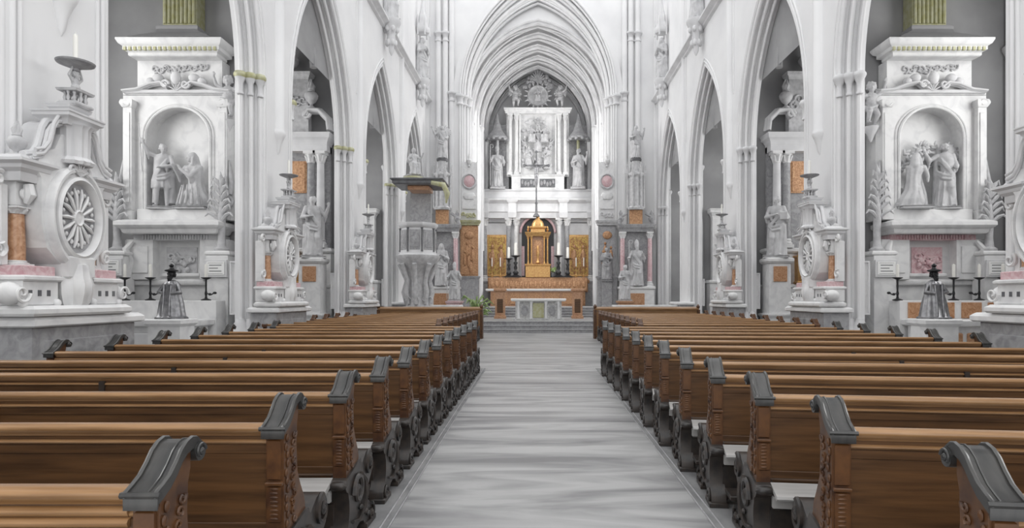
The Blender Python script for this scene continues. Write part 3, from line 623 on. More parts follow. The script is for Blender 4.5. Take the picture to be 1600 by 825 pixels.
# ------------------------------------------------------------------ oval medallion monuments on the piers
def pier_monument(X, side, yc, label, group):
    rz = PI/2 if side < 0 else -PI/2
    t = thing('pier_monument', label, 'monument', (X, yc, 1.38), rz, group)
    m = MB(); m.rect(0, -.28, 1.6, .56, [(0, 0), (.02, .03), (.02, .08), (-.03, .12)]); m.build('base_ledge', 'white_marble', t, 30)
    for s in (-1, 1):
        m = MB(); m.box(s*.28, s*.78, -.42, 0, .12, .42, .015)
        m.rect(s*.53, -.22, .5, .44, [(0, .40), (.03, .42), (.03, .45), (0, .47)])
        m.ell((s*.83, -.3, .26), (.1, .16, .13)); m.spiral(s*.83, .26, .11, -.46, .02, 1.3, s, 0, 'xz')
        for e in (.3, .78): m.ell((s*e, -.42, .15), (.05, .05, .05))
        fb = m.build('frieze_block', 'white_marble', t, 40)
        for q in (.42, .55, .68): m = MB(); m.box(s*q-.025, s*q+.025, -.425, -.40, .23, .30); m.build('inset_square', 'dark_stone', fb, 0)
        m = MB(); m.box(s*.3, s*.76, -.40, -.02, .465, .58, .01); m.build('marble_band', 'pink_marble', t, 0)
    m = MB(); m.lathe(0, -.22, [(.03, .02), (.12, .06), (.2, .14), (.24, .26), (.25, .38), (.22, .46), (.2, .62)], 24, 1, .9, flute=.12, nf=12); m.box(-.21, .21, -.36, .15, .45, .72, .02); m.build('console', 'white_marble', t, 40).location.y = -.15
    for s in (-1, 1):
        m = MB(); column(m, s*.56, -.16, .58, .68, .085, sh_only=True); c = m.build('column_shaft', 'brown_marble', t, 40)
        m = MB(); column(m, s*.56, -.16, .58, .68, .085, ends_only='top'); m.build('capital', 'white_marble', c, 40); m = MB(); column(m, s*.56, -.16, .58, .68, .085, ends_only='base'); m.build('column_base', 'white_marble', c, 40)
        m = MB(); m.box(s*.46, s*.66, -.24, 0, 1.26, 1.56, .02); m.spiral(s*.56, 1.42, .08, -.27, .025, 1.3, s, 0, 'xz'); m.tube([(s*.56, -.28, 1.3), (s*.56, -.32, 1.4), (s*.56, -.3, 1.52)], [.03, .06, .05], 8); m.box(s*.7, s*.78, -.18, 0, .58, 1.5, .01); m.spiral(s*.84, .75, .1, -.2, .03, 1.3, s, 1, 'xz'); m.spiral(s*.84, 1.55, .09, -.2, .03, 1.3, -s, 1, 'xz')
        m.build('side_pilaster', 'white_marble', t, 40)
        m = MB(); m.rect(s*.58, -.2, .3, .3, [(0, 1.54), (.01, 1.58), (.01, 1.64), (.06, 1.68), (.07, 1.72), (.12, 1.75), (.12, 1.78), (.02, 1.81), (0, 1.84)]); m.build('entablature_block', 'trim_stone', t, 30)
        m = MB(); urn(m, s*.6, -.2, 1.83, .42); m.build('flaming_urn', 'statue_stone', t, 50)
    # oval medallion
    m = MB()
    sh = [(-.52, 1.9), (-.56, 1.7), (-.5, 1.62), (-.5, 1.1), (-.42, .8), (-.22, .62), (.22, .62), (.42, .8), (.5, 1.1), (.5, 1.62), (.56, 1.7), (.52, 1.9), (.3, 2.0), (.2, 2.2), (-.2, 2.2), (-.3, 2.0)]
    m.prism(sh, -.2, .2, 'xz'); m.build('back_plate', 'white_marble', t, 30).location.y = -.2
    m = MB(); ovalring(m, 0, -.2, 1.2, .46, .64, [(1, 0), (1.0, .06), (.95, .10), (.9, .10), (.88, .06), (.82, .06), (.8, .1), (.74, .12), (.70, .08), (.68, .03), (.3, .03), (.02, .035)])
    f = m.build('oval_frame', 'white_marble', t, 35); f.location.y = -.2
    m = MB(); ovalring(m, 0, -.231, 1.2, .31, .43, [(1, 0), (1, .004), (.02, .004)]); m.build('inner_disc', 'grey_stone', f, 0)
    m = MB()
    for k in range(14):
        a = 2*PI*k/14; m.tube([(math.cos(a)*.07, -.255, 1.2+math.sin(a)*.1), (math.cos(a)*.20, -.265, 1.2+math.sin(a)*.28), (math.cos(a)*.28, -.25, 1.2+math.sin(a)*.38)], [.014, .026, .012], 6)
        a += PI/14; m.ell((math.cos(a)*.24, -.25, 1.2+math.sin(a)*.33), (.022, .02, .03), 8, 5)
    ovalring(m, 0, -.23, 1.2, .085, .11, [(1, 0), (1, .03), (.8, .05), (.6, .03), (.02, .04)])
    m.build('rosette', 'white_marble', f, 50)
    m = MB(); acanthus(m, 0, -.28, 1.72, .22, 1, 7); m.spiral(-.12, 1.78, .07, -.28, .02, 1.3, 1, 0, 'xz'); m.spiral(.12, 1.78, .07, -.28, .02, 1.3, -1, PI, 'xz'); m.build('shell_ornament', 'trim_stone', t, 50).location.y = -.2
    # fluted neck, curved cornice arms, crown
    m = MB(); m.lathe(0, -.2, [(.2, 1.86), (.22, 1.9), (.17, 1.95), (.18, 2.3), (.22, 2.34)], 28, flute=.12, nf=14); m.build('fluted_neck', 'trim_stone', t, 40).location.y = -.2
    m = MB(); cornice(m, 0, -.22, .46, .32, 2.32, .16, 1.4); cornice(m, 0, -.22, .3, .22, 2.49, .1, 1.2)
    for s in (-1, 1):
        pts = [(s*.2, 2.36), (s*.29, 2.33), (s*.35, 2.24), (s*.38, 2.12), (s*.42, 2.0), (s*.5, 1.9), (s*.62, 1.86)]
        for d, zz, r in ((-.3, 0, .026), (-.31, .06, .02), (-.24, -.05, .03), (-.16, .0, .045), (-.29, -.045, .012)): m.tube([(a, d, b+zz) for a, b in pts], r, 8)
    m.prism([(.2, 2.36), (.3, 2.3), (.36, 2.2), (.4, 2.0), (.5, 1.86), (.5, 1.8), (-.5, 1.8), (-.5, 1.86), (-.4, 2.0), (-.36, 2.2), (-.3, 2.3), (-.2, 2.36)], -.18, .1, 'xz'); m.build('crown_cornice', 'trim_stone', t, 40).location.y = -.12
    m = MB(); m.rect(0, -.22, .26, .2, [(0, 2.58), (.02, 2.6), (.02, 2.62), (0, 2.64)]); m.rect(0, -.22, .26, .2, [(.02, 2.76), (.03, 2.79), (0, 2.8)])
    for k in range(10):
        a = 2*PI*k/10; m.lathe(.12*math.cos(a), -.22+.1*math.sin(a), [(.01, 2.64), (.022, 2.68), (.01, 2.72), (.02, 2.75), (.012, 2.77)], 8)
    m.build('small_balustrade', 'statue_stone', t, 40).location.y = -.2
    figpart('atlas', t, (0, -.42, 2.62), .42, 0, 'bearer_figure')
    m = MB(); m.lathe(0, -.22, [(.02, 3.02), (.05, 3.04), (.04, 3.07), (.12, 3.1), (.2, 3.13), (.21, 3.15), (.03, 3.15)], 24); m.build('dish', 'grey_stone', t, 40).location.y = -.2
    m = MB(); m.lathe(0, -.22, [(.026, 3.15), (.026, 3.48), (.02, 3.5), (.004, 3.5), (.004, 3.53)], 12); m.build('candle', 'wax', t, 40).location.y = -.2
    return t
PIERN = ['pier nearest the camera', 'second pier', 'third pier', 'fourth pier']
YM = (7.6, 14.15, 20.85)
pm = pier_monument(XL+.02, -1, YM[0], 'white oval medallion monument with rosette on the nearest left pier', 'oval monuments on the piers')
for k in (1, 2): dup(pm, (XL+.02, YM[k], 1.38), PI/2, 'oval medallion monument with urns on the %s on the left' % PIERN[k], sc=(1, 1, .97))
for k in (0, 1, 2): dup(pm, (XR-.02, YM[k], 1.38), -PI/2, ['monument edge cut by the right photo border on the nearest right pier', 'oval medallion monument with brown columns on the second right pier', 'oval medallion monument on the third right pier'][k], sc=(1, 1, .97))

# ------------------------------------------------------------------ niche altars in the first chapels
def niche_altar(cx, y, side, label):
    W = 'left' if side < 0 else 'right'
    t = thing('niche_altar', label, 'altar', (cx, y, 0), 0, 'tall niche altars in the first chapels')
    m = MB(); m.box(-1.24, 1.24, -.3, 0, 0, 1.9, .02); m.rect(0, -.21, 2.5, .34, [(0, 1.88), (.03, 1.92), (.03, 1.98), (-.04, 2.02)])
    for s in (-1, 1): m.box(s*.55, s*1.2, -.5, 0, 2.0, 2.95, .02); m.box(s*.66, s*1.1, -.53, -.48, 2.15, 2.8, .02); m.tube([(s*1.0, -.52, 2.9), (s*1.12, -.6, 2.7), (s*1.0, -.56, 2.45), (s*1.1, -.55, 2.1)], [.05, .09, .05, .08], 8)
    m.box(-.56, .56, -.25, 0, 2.0, 2.95)
    m.rect(0, -.27, .84, .1, [(0, 2.08), (.02, 2.1), (.02, 2.14), (0, 2.16)])
    m.build('pedestal', 'white_marble', t, 40)
    m = MB(); m.box(-.36, .36, -.28, -.24, 2.16, 2.78); scrollwork(m, 0, -.3, 2.5, .6, .3, 3, 4, .03)
    for k in range(7): m.ell((-.2+.07*k, -.31, 2.35+.12*math.sin(k*2.3)), (.06, .04, .07), 8, 6)
    m.build('small_relief', 'statue_stone' if side < 0 else 'pink_marble', t, 50)
    m = MB(); m.box(-1.0, 1.0, -.5, 0, 2.93, 3.06, .01)
    for k in range(24): m.box(-.78+.065*k, -.745+.065*k, -.535, -.49, 2.95, 3.05)
    m.build('dentil_frieze', 'trim_stone' if side < 0 else 'pink_marble', t, 0)
    m = MB(); m.rect(0, -.46, 2.1, .6, [(0, 3.06), (.03, 3.09), (.05, 3.16), (.12, 3.2), (.15, 3.24), (.15, 3.32), (.08, 3.36), (0, 3.38)]); m.box(-.92, .92, -.5, 0, 3.36, 3.66, .02); m.build('ledge', 'white_marble', t, 30)
    # niche: back, arch and pilasters
    m = MB(); a, rise, sp = .76, .72, 5.35
    n = 20; P = [(-a, 3.6)]+[(-a*math.cos(PI*k/n), sp+rise*math.sin(PI*k/n)) for k in range(n+1)]+[(a, 3.6)]
    for i in range(len(P)-1):
        (u0, v0), (u1, v1) = P[i], P[i+1]
        if 0 < i < len(P)-2: m.add([(u0, -.42, v0), (u1, -.42, v1), (u1, -.0, v1), (u0, -.0, v0)], [(0, 1, 2, 3)])
        if 0 < i < len(P)-2: m.add([(u0, -.42, v0), (u1, -.42, v1), (u1, -.42, 6.35), (u0, -.42, 6.35)], [(0, 1, 2, 3)])
    m.box(-1.3, -a, -.42, 0, 3.4, 6.35); m.box(a, 1.3, -.42, 0, 3.4, 6.35); m.box(-1.3, 1.3, -.42, 0, 6.34, 6.45); m.box(-a, a, -.03, 0, 3.4, 6.3)
    m.tube([(u, -.44, v) for u, v in P], .035, 8); m.tube([(u*1.09, -.43, v+.05) for u, v in P], .022, 6)
    m.build('niche', 'white_marble', t, 40)
    for s in (-1, 1):
        m = MB(); m.box(s*.98, s*1.24, -.6, -.42, 3.4, 3.62, .01); m.box(s*1.01, s*1.21, -.56, -.42, 3.62, 6.1, .012); m.rect(s*1.11, -.5, .22, .16, [(0, 6.02), (.04, 6.1), (.04, 6.14), (.02, 6.2)]); m.box(s*1.05, s*1.17, -.58, -.55, 3.8, 5.9, .01)
        m.spiral(s*1.11, 6.12, .09, -.6, .025, 1.3, s, 0, 'xz')
        m.build('pilaster', 'white_marble', t, 40)
        m = MB(); m.spiral(s*1.2, 3.85, .13, -.5, .05, 1.5, s, -PI/2, 'xz'); m.tube([(s*1.26, -.5, 4.0), (s*1.29, -.5, 4.3), (s*1.24, -.5, 4.8)], [.06, .06, .02], 8); m.build('side_volute', 'statue_stone', t, 50)
    m = MB()                                             # broken pediment
    for s in (-1, 1):
        for d, r in ((-.5, .045), (-.44, .06), (-.55, .028)):
            m.tube([(s*1.25, d, 6.42), (s*.9, d, 6.46), (s*.6, d, 6.58), (s*.35, d, 6.62), (s*.2, d, 6.5)], r, 8)
        m.spiral(s*.24, 6.56, .1, -.55, .03, 1.4, -s, 0, 'xz')
        m.ell((s*.42, -.5, 6.72), (.13, .1, .1)); m.ell((s*.6, -.5, 6.64), (.1, .08, .09))
    m.box(-1.25, 1.25, -.5, 0, 6.38, 6.45); m.ell((0, -.52, 6.72), (.12, .09, .16)); acanthus(m, 0, -.5, 6.42, .3, 1, 5)
    m.build('broken_pediment', 'trim_stone', t, 50)
    m = MB(); m.box(-1.0, 1.0, -.36, 0, 6.45, 7.2, .01); m.build('frieze', 'white_marble', t, 0)
    m = MB(); scrollwork(m, 0, -.38, 6.98, 1.3, .26, 5, 3, .022); m.build('frieze_ornament', 'statue_stone', t, 50)
    m = MB(); m.rect(0, -.42, 2.02, .42, [(0, 7.18), (.02, 7.2), (.02, 7.26), (.1, 7.3), (.1, 7.38), (.16, 7.42), (.2, 7.5), (.2, 7.54), (-.02, 7.58)])
    m.build('cornice', 'olive_gilt' if False else 'white_marble', t, 30)
    m = MB()
    for k in range(19): m.box(-1.08+.115*k, -1.02+.115*k, -.75, -.6, 7.28, 7.36)
    m.build('dentils', 'olive_gilt', t, 0)
    m = MB(); m.rect(0, -.42, 1.5, .4, [(.2, 7.56), (.0, 7.7), (-.2, 7.82), (-.3, 7.86)]); m.rect(0, -.26, .92, .4, [(0, 7.84), (.03, 7.88), (.03, 7.94), (0, 7.98)]); m.build('attic', 'chapel_plaster', t, 40)
    m = MB(); m.box(-.4, .4, -.36, 0, 7.96, 9.6)
    for k in range(8): m.lathe(-.34+.097*k, -.37, [(.035, 8.05), (.035, 9.5)], 8)
    m.build('fluted_block', 'olive_gilt', t, 40)
    return t
niche_altar(-8.42, 14.72, -1, 'tall white niche altar with two carved figures in the first left chapel')
niche_altar(9.28, 14.72, 1, 'tall white niche altar with entwined figures and pink frieze in first right chapel')
statue('baptist', (-8.82, 14.38, 3.66), 1.48, .25, 'standing carved figure with raised arm in the left altar niche', base=.06, flip=True)
statue('kneeling', (-8.08, 14.4, 3.66), 1.65, 0, 'kneeling veiled stone figure at the right side of the left altar niche', base=.06, bw=.45)
statue('herald', (9.66, 14.38, 3.66), 1.5, -.3, 'winged stone figure standing at the right side of the right altar niche', base=.06)
statue('kneeling', (8.86, 14.26, 3.66), 1.6, PI*.95, 'kneeling stone figure at the left side of the right altar niche', base=.06, bw=.45)
t = thing('stone_tree', 'carved stone tree arching over the figures in the right altar niche', 'carving', (9.25, 14.55, 3.66))
m = MB(); m.tube([(.05, 0, 0), (.0, -.02, .4), (-.12, -.03, .8), (-.1, -.05, 1.15), (.1, -.06, 1.45)], [.09, .07, .06, .05, .03], 8); m.tube([(-.12, -.03, .8), (-.35, -.05, 1.05), (-.42, -.06, 1.3)], [.05, .035, .02], 8); m.build('trunk', 'statue_stone', t, 50)
m = MB(); rd = random.Random(4)
for k in range(60):
    c = ((-.35, 1.25), (.1, 1.5), (-.12, 1.45), (-.5, 1.05))[k % 4]; m.M = Matrix.Translation((c[0]+rd.uniform(-.17, .17), -.08+rd.uniform(-.05, .04), c[1]+rd.uniform(-.15, .15))) @ Matrix.Rotation(rd.uniform(0, 6), 4, 'Y') @ Matrix.Rotation(rd.uniform(-.6, .6), 4, 'X'); m.ell((0, 0, 0), (.07, .02, .035), 8, 5)
m.build('foliage', 'statue_stone', t, 50)
# low marble altar tables in those chapels
for cx, W in ((-8.35, 'left'), (9.3, 'right')):
    t = thing('altar_table', 'long white marble altar table below the %s niche altar' % W, 'altar table', (cx, 13.0, 0))
    m = MB(); m.rect(0, 0, 2.4, .7, [(0, .97), (.05, 1.0), (.06, 1.05), (.06, 1.1), (.04, 1.12)]); m.build('table_slab', 'white_marble', t, 30)
    m = MB(); m.box(-1.15, 1.15, -.33, .33, 0, .97); m.build('table_body', 'white_marble', t, 30)
    m = MB()
    for q in (-.76, 0, .76): m.box(q-.33, q+.33, -.36, -.33, .15, .85, .02)
    m.build('front_panel', 'trim_stone' if W == 'left' else 'brown_marble', t, 0)
    g = thing('gradine', '%s altar shelf behind the long marble table' % ('white marble' if W == 'left' else 'brown panelled'), 'shelf', (cx, 13.62, 0))
    m = MB(); m.box(-1.28, 1.28, -.2, .2, 0, 1.52, .01); m.build('shelf_body', 'white_marble', g, 0)
    if W == 'right':
        m = MB()
        for q in (-.88, -.3, .3, .88): m.box(q-.22, q+.22, -.22, -.2, 1.13, 1.48, .008)
        m.build('inlay_panel', 'brown_marble', g, 0)
def card_frame(x, y, z, w_, h_, label):
    t = thing('altar_card', label, 'framed card', (x, y, z), 0, 'white framed cards beside the chapel altars')
    m = MB(); m.box(-w_/2, w_/2, -.04, 0, 0, h_, .01); m.build('backing', 'trim_stone', t, 0)
    m = MB(); m.box(-w_/2+.05, w_/2-.05, -.055, -.04, .05, h_-.05, .004); c = m.build('card', 'card', t, 0)
    m = MB()
    for q in range(3): m.box(-w_*.28, w_*(.28 if q != 1 else .12), -.0575, -.055, h_*.32+q*h_*.17, h_*.32+q*h_*.17+.018)
    m.box(-w_*.34, w_*.34, -.058, -.055, h_*.2, h_*.215); m.box(-w_*.34, w_*.34, -.058, -.055, h_*.8, h_*.815)
    m.build('printed_lines', 'dark_stone', c, 0)
for i, (px, W, z0) in enumerate(((-9.7, 'far left beside the left niche altar', 2.08), (-7.3, 'right of the left niche altar', 2.05), (7.97, 'left of the right niche altar', 2.05), (10.5, 'right of the right niche altar', 2.05))):
    card_frame(px, 13.88, z0, .5, .4, 'white framed card ' + W)
    b = thing('card_pier', 'white stone block carrying the framed card ' + W, 'block', (px, 14.1, 0)); m = MB(); m.box(-.25, .25, -.2, .2, 0, 2.55, .02); m.rect(0, 0, .5, .34, [(0, 2.55), (.04, 2.58), (.04, 2.62), (0, 2.66)]); m.build('block', 'white_marble', b, 0)
def palm(x, y, z, h, s, label):
    t = thing('palm_ornament', label, 'ornament', (x, y, z), 0, 'carved palm ornaments')
    m = MB(); m.lathe(0, 0, [(.16, 0), (.17, .05), (.1, .1), (.08, .3), (.09, h*.5), (.05, h*.8)], 14); m.build('stem', 'statue_stone', t, 40)
    m = MB()
    for j in range(6):
        zz = h*(.42+.1*j)
        for s2 in (-1, 1):
            L = .34-.03*j; m.tube([(0, -.03, zz), (s2*L*.45, -.08, zz+.16), (s2*L*.75, -.1, zz+.2+.03*(j%2)), (s2*L*(.95-.1*(j%2)), -.12, zz+.12)], [.03, .05, .035, .01], 6)
    m.tube([(0, 0, h*.85), (.02, -.03, h), (-.02, -.02, h*1.15)], [.06, .07, .01], 6)
    m.build('fronds', 'statue_stone', t, 50)
palm(-7.3, 14.1, 2.66, 1.6, 1, 'carved stone palm right of the left niche altar')
palm(-9.72, 14.1, 2.66, 1.6, 1, 'carved stone palm left of the left niche altar')
palm(7.9, 14.1, 2.66, 1.75, 1, 'carved stone palm left of the right niche altar')
palm(10.5, 14.1, 2.66, 1.5, 1, 'carved stone palm right of the right niche altar')
for x, nm, fl in ((-7.25, 'small winged child figure high on the wall right of the left niche altar', False), (7.88, 'small winged child figure high on the wall left of the right niche altar', True)):
    t = thing('angel_figure', nm, 'statue', (x, 14.3, 5.75 if x < 0 else 5.6)); m = MB(); m.lathe(0, .02, [(.02, -.35), (.08, -.2), (.16, -.05), (.18, 0)], 14); m.build('corbel', 'trim_stone', t, 40); figpart('putto_up', t, (0, 0, 0), 1.05, 0, 'figure', flip=fl)
# wall candle brackets
def bracket(x, y, z, s, label, h=.4):
    t = thing('candle_stand', label, 'candlestick', (x, y, z), 0, 'black candle stands by the chapel altars')
    m = MB(); m.lathe(0, 0, [(.1, 0), (.11, .02), (.03, .05), (.02, .1), (.03, .16), (.018, .22), (.02, h-.04), (.1, h), (.11, h+.015), (.03, h+.02)], 14)
    m.tube([(0, 0, .17), (s*.13, -.03, .13), (s*.2, -.03, .17)], .016, 6); m.ell((s*.21, -.03, .17), (.04, .04, .03)); m.ell((s*.1, -.03, .14), (.035, .035, .03)); m.build('stand', 'iron', t, 50)
    m = MB(); m.lathe(0, 0, [(.032, h+.018), (.032, h+.3), (.004, h+.31), (.004, h+.34)], 12); m.build('candle', 'wax', t, 40)
for x, z, W, s, hh in ((-9.17, 1.52, 'leftmost on the left altar shelf', 1, .5), (-8.6, 1.52, 'between the leftmost candle and the statuette on the left altar shelf', 1, .5), (-7.36, 1.52, 'right end of the left altar shelf', 1, .5),
                 (8.05, 1.52, 'left end of the right altar shelf', -1, .5), (9.3, 1.52, 'in the middle of the right altar shelf', -1, .5), (9.87, 1.52, 'second from right on the right altar shelf', -1, .5), (10.4, 1.52, 'rightmost on the right altar shelf', -1, .5)):
    bracket(x, 13.55, z, s, 'black iron stand, ' + W, hh)
# silver reliquary statuettes on stone blocks
for x, y, W in ((-7.2, 12.0, 'left'), (7.85, 12.0, 'right')):
    b = thing('pedestal', 'white stone pedestal under the silver statuette in the %s arch' % W, 'pedestal', (x, y, 0))
    m = MB(); m.rect(0, 0, .62, .5, [(.04, 0), (.04, .15), (0, .2), (0, 1.02), (.05, 1.08), (.05, 1.15), (.03, 1.17)]); m.build('block', 'white_marble', b, 30)
    t = thing('statuette', 'dark silver caped statuette on the pedestal in the %s arch' % W, 'statuette', (x, y, 1.17))
    m = MB()
    m.loft([[(rx*(1+.07*math.sin(10*a+z*3))*math.cos(a), rx*.8*(1+.07*math.sin(10*a+z*3))*math.sin(a), z) for a in [2*PI*j/48 for j in range(48)]] for z, rx in ((0, .30), (.03, .30), (.05, .26), (.3, .22), (.5, .17), (.62, .14), (.68, .16), (.74, .1), (.77, .05))])
    for q in (-1, 1): m.tube([(q*.13, -.02, .66), (q*.2, -.06, .52), (q*.07, -.16, .5)], [.045, .05, .03], 8); m.tube([(q*.07, -.13, .66), (q*.06, -.17, .35), (q*.07, -.2, .06)], .018, 6)
    m.build('robed_body', 'silver', t, 50)
    m = MB(); old = m.M; head(m, (0, -.01, .86), 0, 0, beard=True, k=1.25); hb = m.build('head', 'iron', t, 60)
    m = MB(); m.lathe(0, 0, [(.07, .92), (.12, .94), (.12, .96), (.05, .98), (.03, 1.02), (.05, 1.05), (.01, 1.09)], 16); m.build('crown', 'iron', t, 40)

# ------------------------------------------------------------------ second chapels: column altars
def column_altar(cx, y, side, W):
    t = thing('column_altar', 'marble column altar with golden tabernacle seen in the second %s arch' % W, 'altar', (cx, y, 0), 0, 'column altars in the second chapels')
    m = MB(); m.box(-1.5, 1.5, -.6, 0, 0, 1.9, .02); m.rect(0, -.3, 3.0, .6, [(0, 1.9), (.05, 1.94), (.05, 2.0), (0, 2.03)]); m.box(-1.4, 1.4, -.4, 0, 2.0, 3.1, .02); m.rect(0, -.2, 2.8, .5, [(0, 3.1), (.06, 3.16), (.06, 3.24), (0, 3.28)])
    m.build('base', 'white_marble', t, 30)
    m = MB(); m.box(-1.3, 1.3, -.15, 0, 3.28, 7.2); m.build('back_wall', 'grey_stone', t, 0)
    for q in (-1.05, -.72, .72, 1.05):
        m = MB(); column(m, q, -.38, 3.28, 3.3, .14, sh_only=True); c = m.build('column_shaft', 'trim_stone' if abs(q) > 1 else 'grey_stone', t, 40)
        m = MB(); column(m, q, -.38, 3.28, 3.3, .14, ends_only='top'); m.build('capital', 'white_marble', c, 40); m = MB(); column(m, q, -.38, 3.28, 3.3, .14, ends_only='base'); m.build('column_base', 'white_marble', c, 40)
    m = MB(); m.rect(0, -.25, 2.6, .5, [(0, 6.58), (0, 6.8)]); cornice(m, 0, -.25, 2.6, .5, 6.8, .4)
    for s in (-1, 1):
        for d, r in ((-.5, .06), (-.4, .09), (-.25, .12)): m.tube([(s*1.35, d, 7.3), (s*1.3, d, 7.7), (s*1.0, d, 8.0), (s*.65, d, 8.0), (s*.5, d, 7.75)], r, 8)
        m.spiral(s*.6, 7.85, .14, -.5, .05, 1.4, -s, 0, 'xz')
    m.build('entablature', 'trim_stone', t, 50)
    m = MB(); m.box(-.6, .6, -.3, 0, 7.2, 9.2, .03); cornice(m, 0, -.15, 1.2, .3, 9.1, .25); scrollwork(m, 0, -.33, 8.3, 1.0, .5, 3, 5, .04); urn(m, -.7, -.3, 8.1, 1.0); urn(m, .7, -.3, 8.1, 1.0); urn(m, 0, -.2, 9.35, 1.0)
    m.build('upper_tier', 'statue_stone', t, 50)
    m = MB(); m.box(-.5, .5, -.2, -.14, 5.2, 6.3); m.box(-.45, .45, -.22, -.2, 5.25, 6.25); m.build('picture', 'gilt_relief', t, 0)
    m = MB(); m.rect(0, -.5, .9, .35, [(0, 2.03), (.04, 2.06), (.04, 2.1), (0, 2.14), (0, 2.9), (.06, 2.96), (.06, 3.0)]); m.lathe(0, -.5, [(.4, 3.0), (.36, 3.15), (.2, 3.28), (.05, 3.32)], 20, 1, .5); m.build('tabernacle', 'gold', t, 40)
    m = MB(); m.box(-.25, .25, -.7, -.67, 2.2, 2.85, .01); m.build('tabernacle_door', 'painting', t, 0)
    return t
column_altar(-8.45, 21.24, -1, 'left'); column_altar(9.3, 21.24, 1, 'right')
for x, f, W, hgt in ((-7.4, 'apostle', 'left', 1.95), (7.95, 'evangelist', 'right', 1.95)):
    p = thing('pedestal', 'white pedestal with brown inlay beside the second %s chapel altar' % W, 'pedestal', (x, 20.12, 0))
    m = MB(); m.rect(0, 0, .8, .7, [(.05, 0), (.05, .2), (0, .25), (0, .9), (.07, 1.0), (.07, 1.05)]); m.build('plinth', 'white_marble', p, 30)
    m = MB(); m.rect(0, 0, .7, .6, [(0, 1.05), (0, 2.7)]); m.build('marble_die', 'white_marble', p, 0); m = MB(); m.box(-.22, .22, -.33, -.3, 2.1, 2.6, .01); m.build('inlay_panel', 'brown_marble', p, 0)
    m = MB(); m.rect(0, 0, .76, .66, [(0, 2.7), (.05, 2.77), (.05, 2.85), (0, 2.88)]); m.build('top_slab', 'white_marble', p, 30)
    statue(f, (x, 20.12, 2.88), hgt, .5 if x < 0 else -.5, 'large stone statue on the pedestal in the second %s arch' % W, base=.08, flip=x > 0)
def candlestick(x, y, z, h, label, group, m_='gold', cd=.3, name='candlestick'):
    t = thing(name, label, 'candlestick', (x, y, z), 0, group)
    m = MB(); m.lathe(0, 0, [(a*h, b*h) for a, b in ((.15, 0), (.16, .03), (.1, .07), (.05, .12), (.08, .2), (.06, .26), (.03, .3), (.05, .42), (.03, .55), (.06, .66), (.03, .72), (.04, .9), (.12, .96), (.13, .98), (.03, 1.0))], 14); m.build('stem', m_, t, 50)
    m = MB(); m.lathe(0, 0, [(.045*h, h), (.04*h, h*(1+cd*1.6)), (.005, h*(1+cd*1.65))], 10); m.build('candle', 'wax', t, 40)
    return t
for cx, W in ((-8.55, 'left'), (9.35, 'right')):
    for k, q in enumerate((-.95, -.72, .72, .95)):
        candlestick(cx+q, 20.72, 2.03, .42, 'gilt candlestick on the second %s chapel altar, %s' % (W, ('far left', 'left of the tabernacle', 'right of the tabernacle', 'far right')[k]), 'candlesticks on the second chapel altars')

# third chapels: relief group and statues beside third pier
for cx, W, s in ((-8.45, 'left', -1), (9.1, 'right', 1)):
    t = thing('relief_altar', 'pale stone altar with wreathed relief in the third %s arch' % W, 'altar', (cx, 27.9, 0), 0, 'altars in the third chapels')
    m = MB(); m.box(-1.3, 1.3, -.6, 0, 0, 2.2, .02); m.rect(0, -.3, 2.6, .6, [(0, 2.2), (.05, 2.25), (.05, 2.32), (0, 2.36)]); m.box(-1.1, 1.1, -.3, 0, 2.3, 5.2); cornice(m, 0, -.15, 2.2, .3, 5.2, .4); m.build('base', 'white_marble', t, 30)
    m = MB(); ovalring(m, 0, -.3, 4.0, .7, .9, [(1, 0), (1, .1), (.9, .16), (.8, .1), (.02, .1)]); rd = random.Random(7)
    for k in range(30):
        a = 2*PI*k/30; m.ell((.66*math.cos(a), -.45, 4+.85*math.sin(a)), (.1, .07, .09), 8, 5)
    m.build('wreath', 'statue_stone', t, 50)
    m = MB(); m.box(-1.0, 1.0, -.65, -.6, .6, 1.9, .02); m.build('front_panel', 'pink_marble', t, 0)
    statue('virgin' if s < 0 else 'herald', (cx-s*.92, 25.6, 1.9), 1.9, -s*.6, 'pale stone statue on a plinth under the third %s arch' % W, base=.1)
    p = thing('pedestal', 'plain stone plinth under the statue in the third %s arch' % W, 'pedestal', (cx-s*.92, 25.6, 0)); m = MB(); m.rect(0, 0, .8, .7, [(.05, 0), (.05, .3), (0, .35), (0, 1.7), (.06, 1.8), (.06, 1.88), (.03, 1.9)]); m.build('plinth', 'white_marble', p, 30)
# tall frames on piers
for X, s, W in ((XL-.33, 1, 'left'), (XR+.33, -1, 'right')):
    for k in (0, 1, 2):
        y = 13.62+PITCH*k
        t = thing('notice_frame', 'narrow pale framed board on the %s %s pier' % (('second', 'third', 'fourth')[k], W), 'frame', (X-s*.18, y-.02, 1.2), 0, 'narrow framed boards on the piers')
        m = MB()
        for a, b, c, d in ((-.13, .13, 0, .04), (-.13, .13, 1.16, 1.2), (-.13, -.09, .04, 1.16), (.09, .13, .04, 1.16)): m.box(a, b, -.05, 0, c, d, .006)
        m.build('frame', 'trim_stone', t, 0); m = MB(); m.box(-.09, .09, -.02, 0, .04, 1.16); m.build('board', 'white_marble', t, 0)

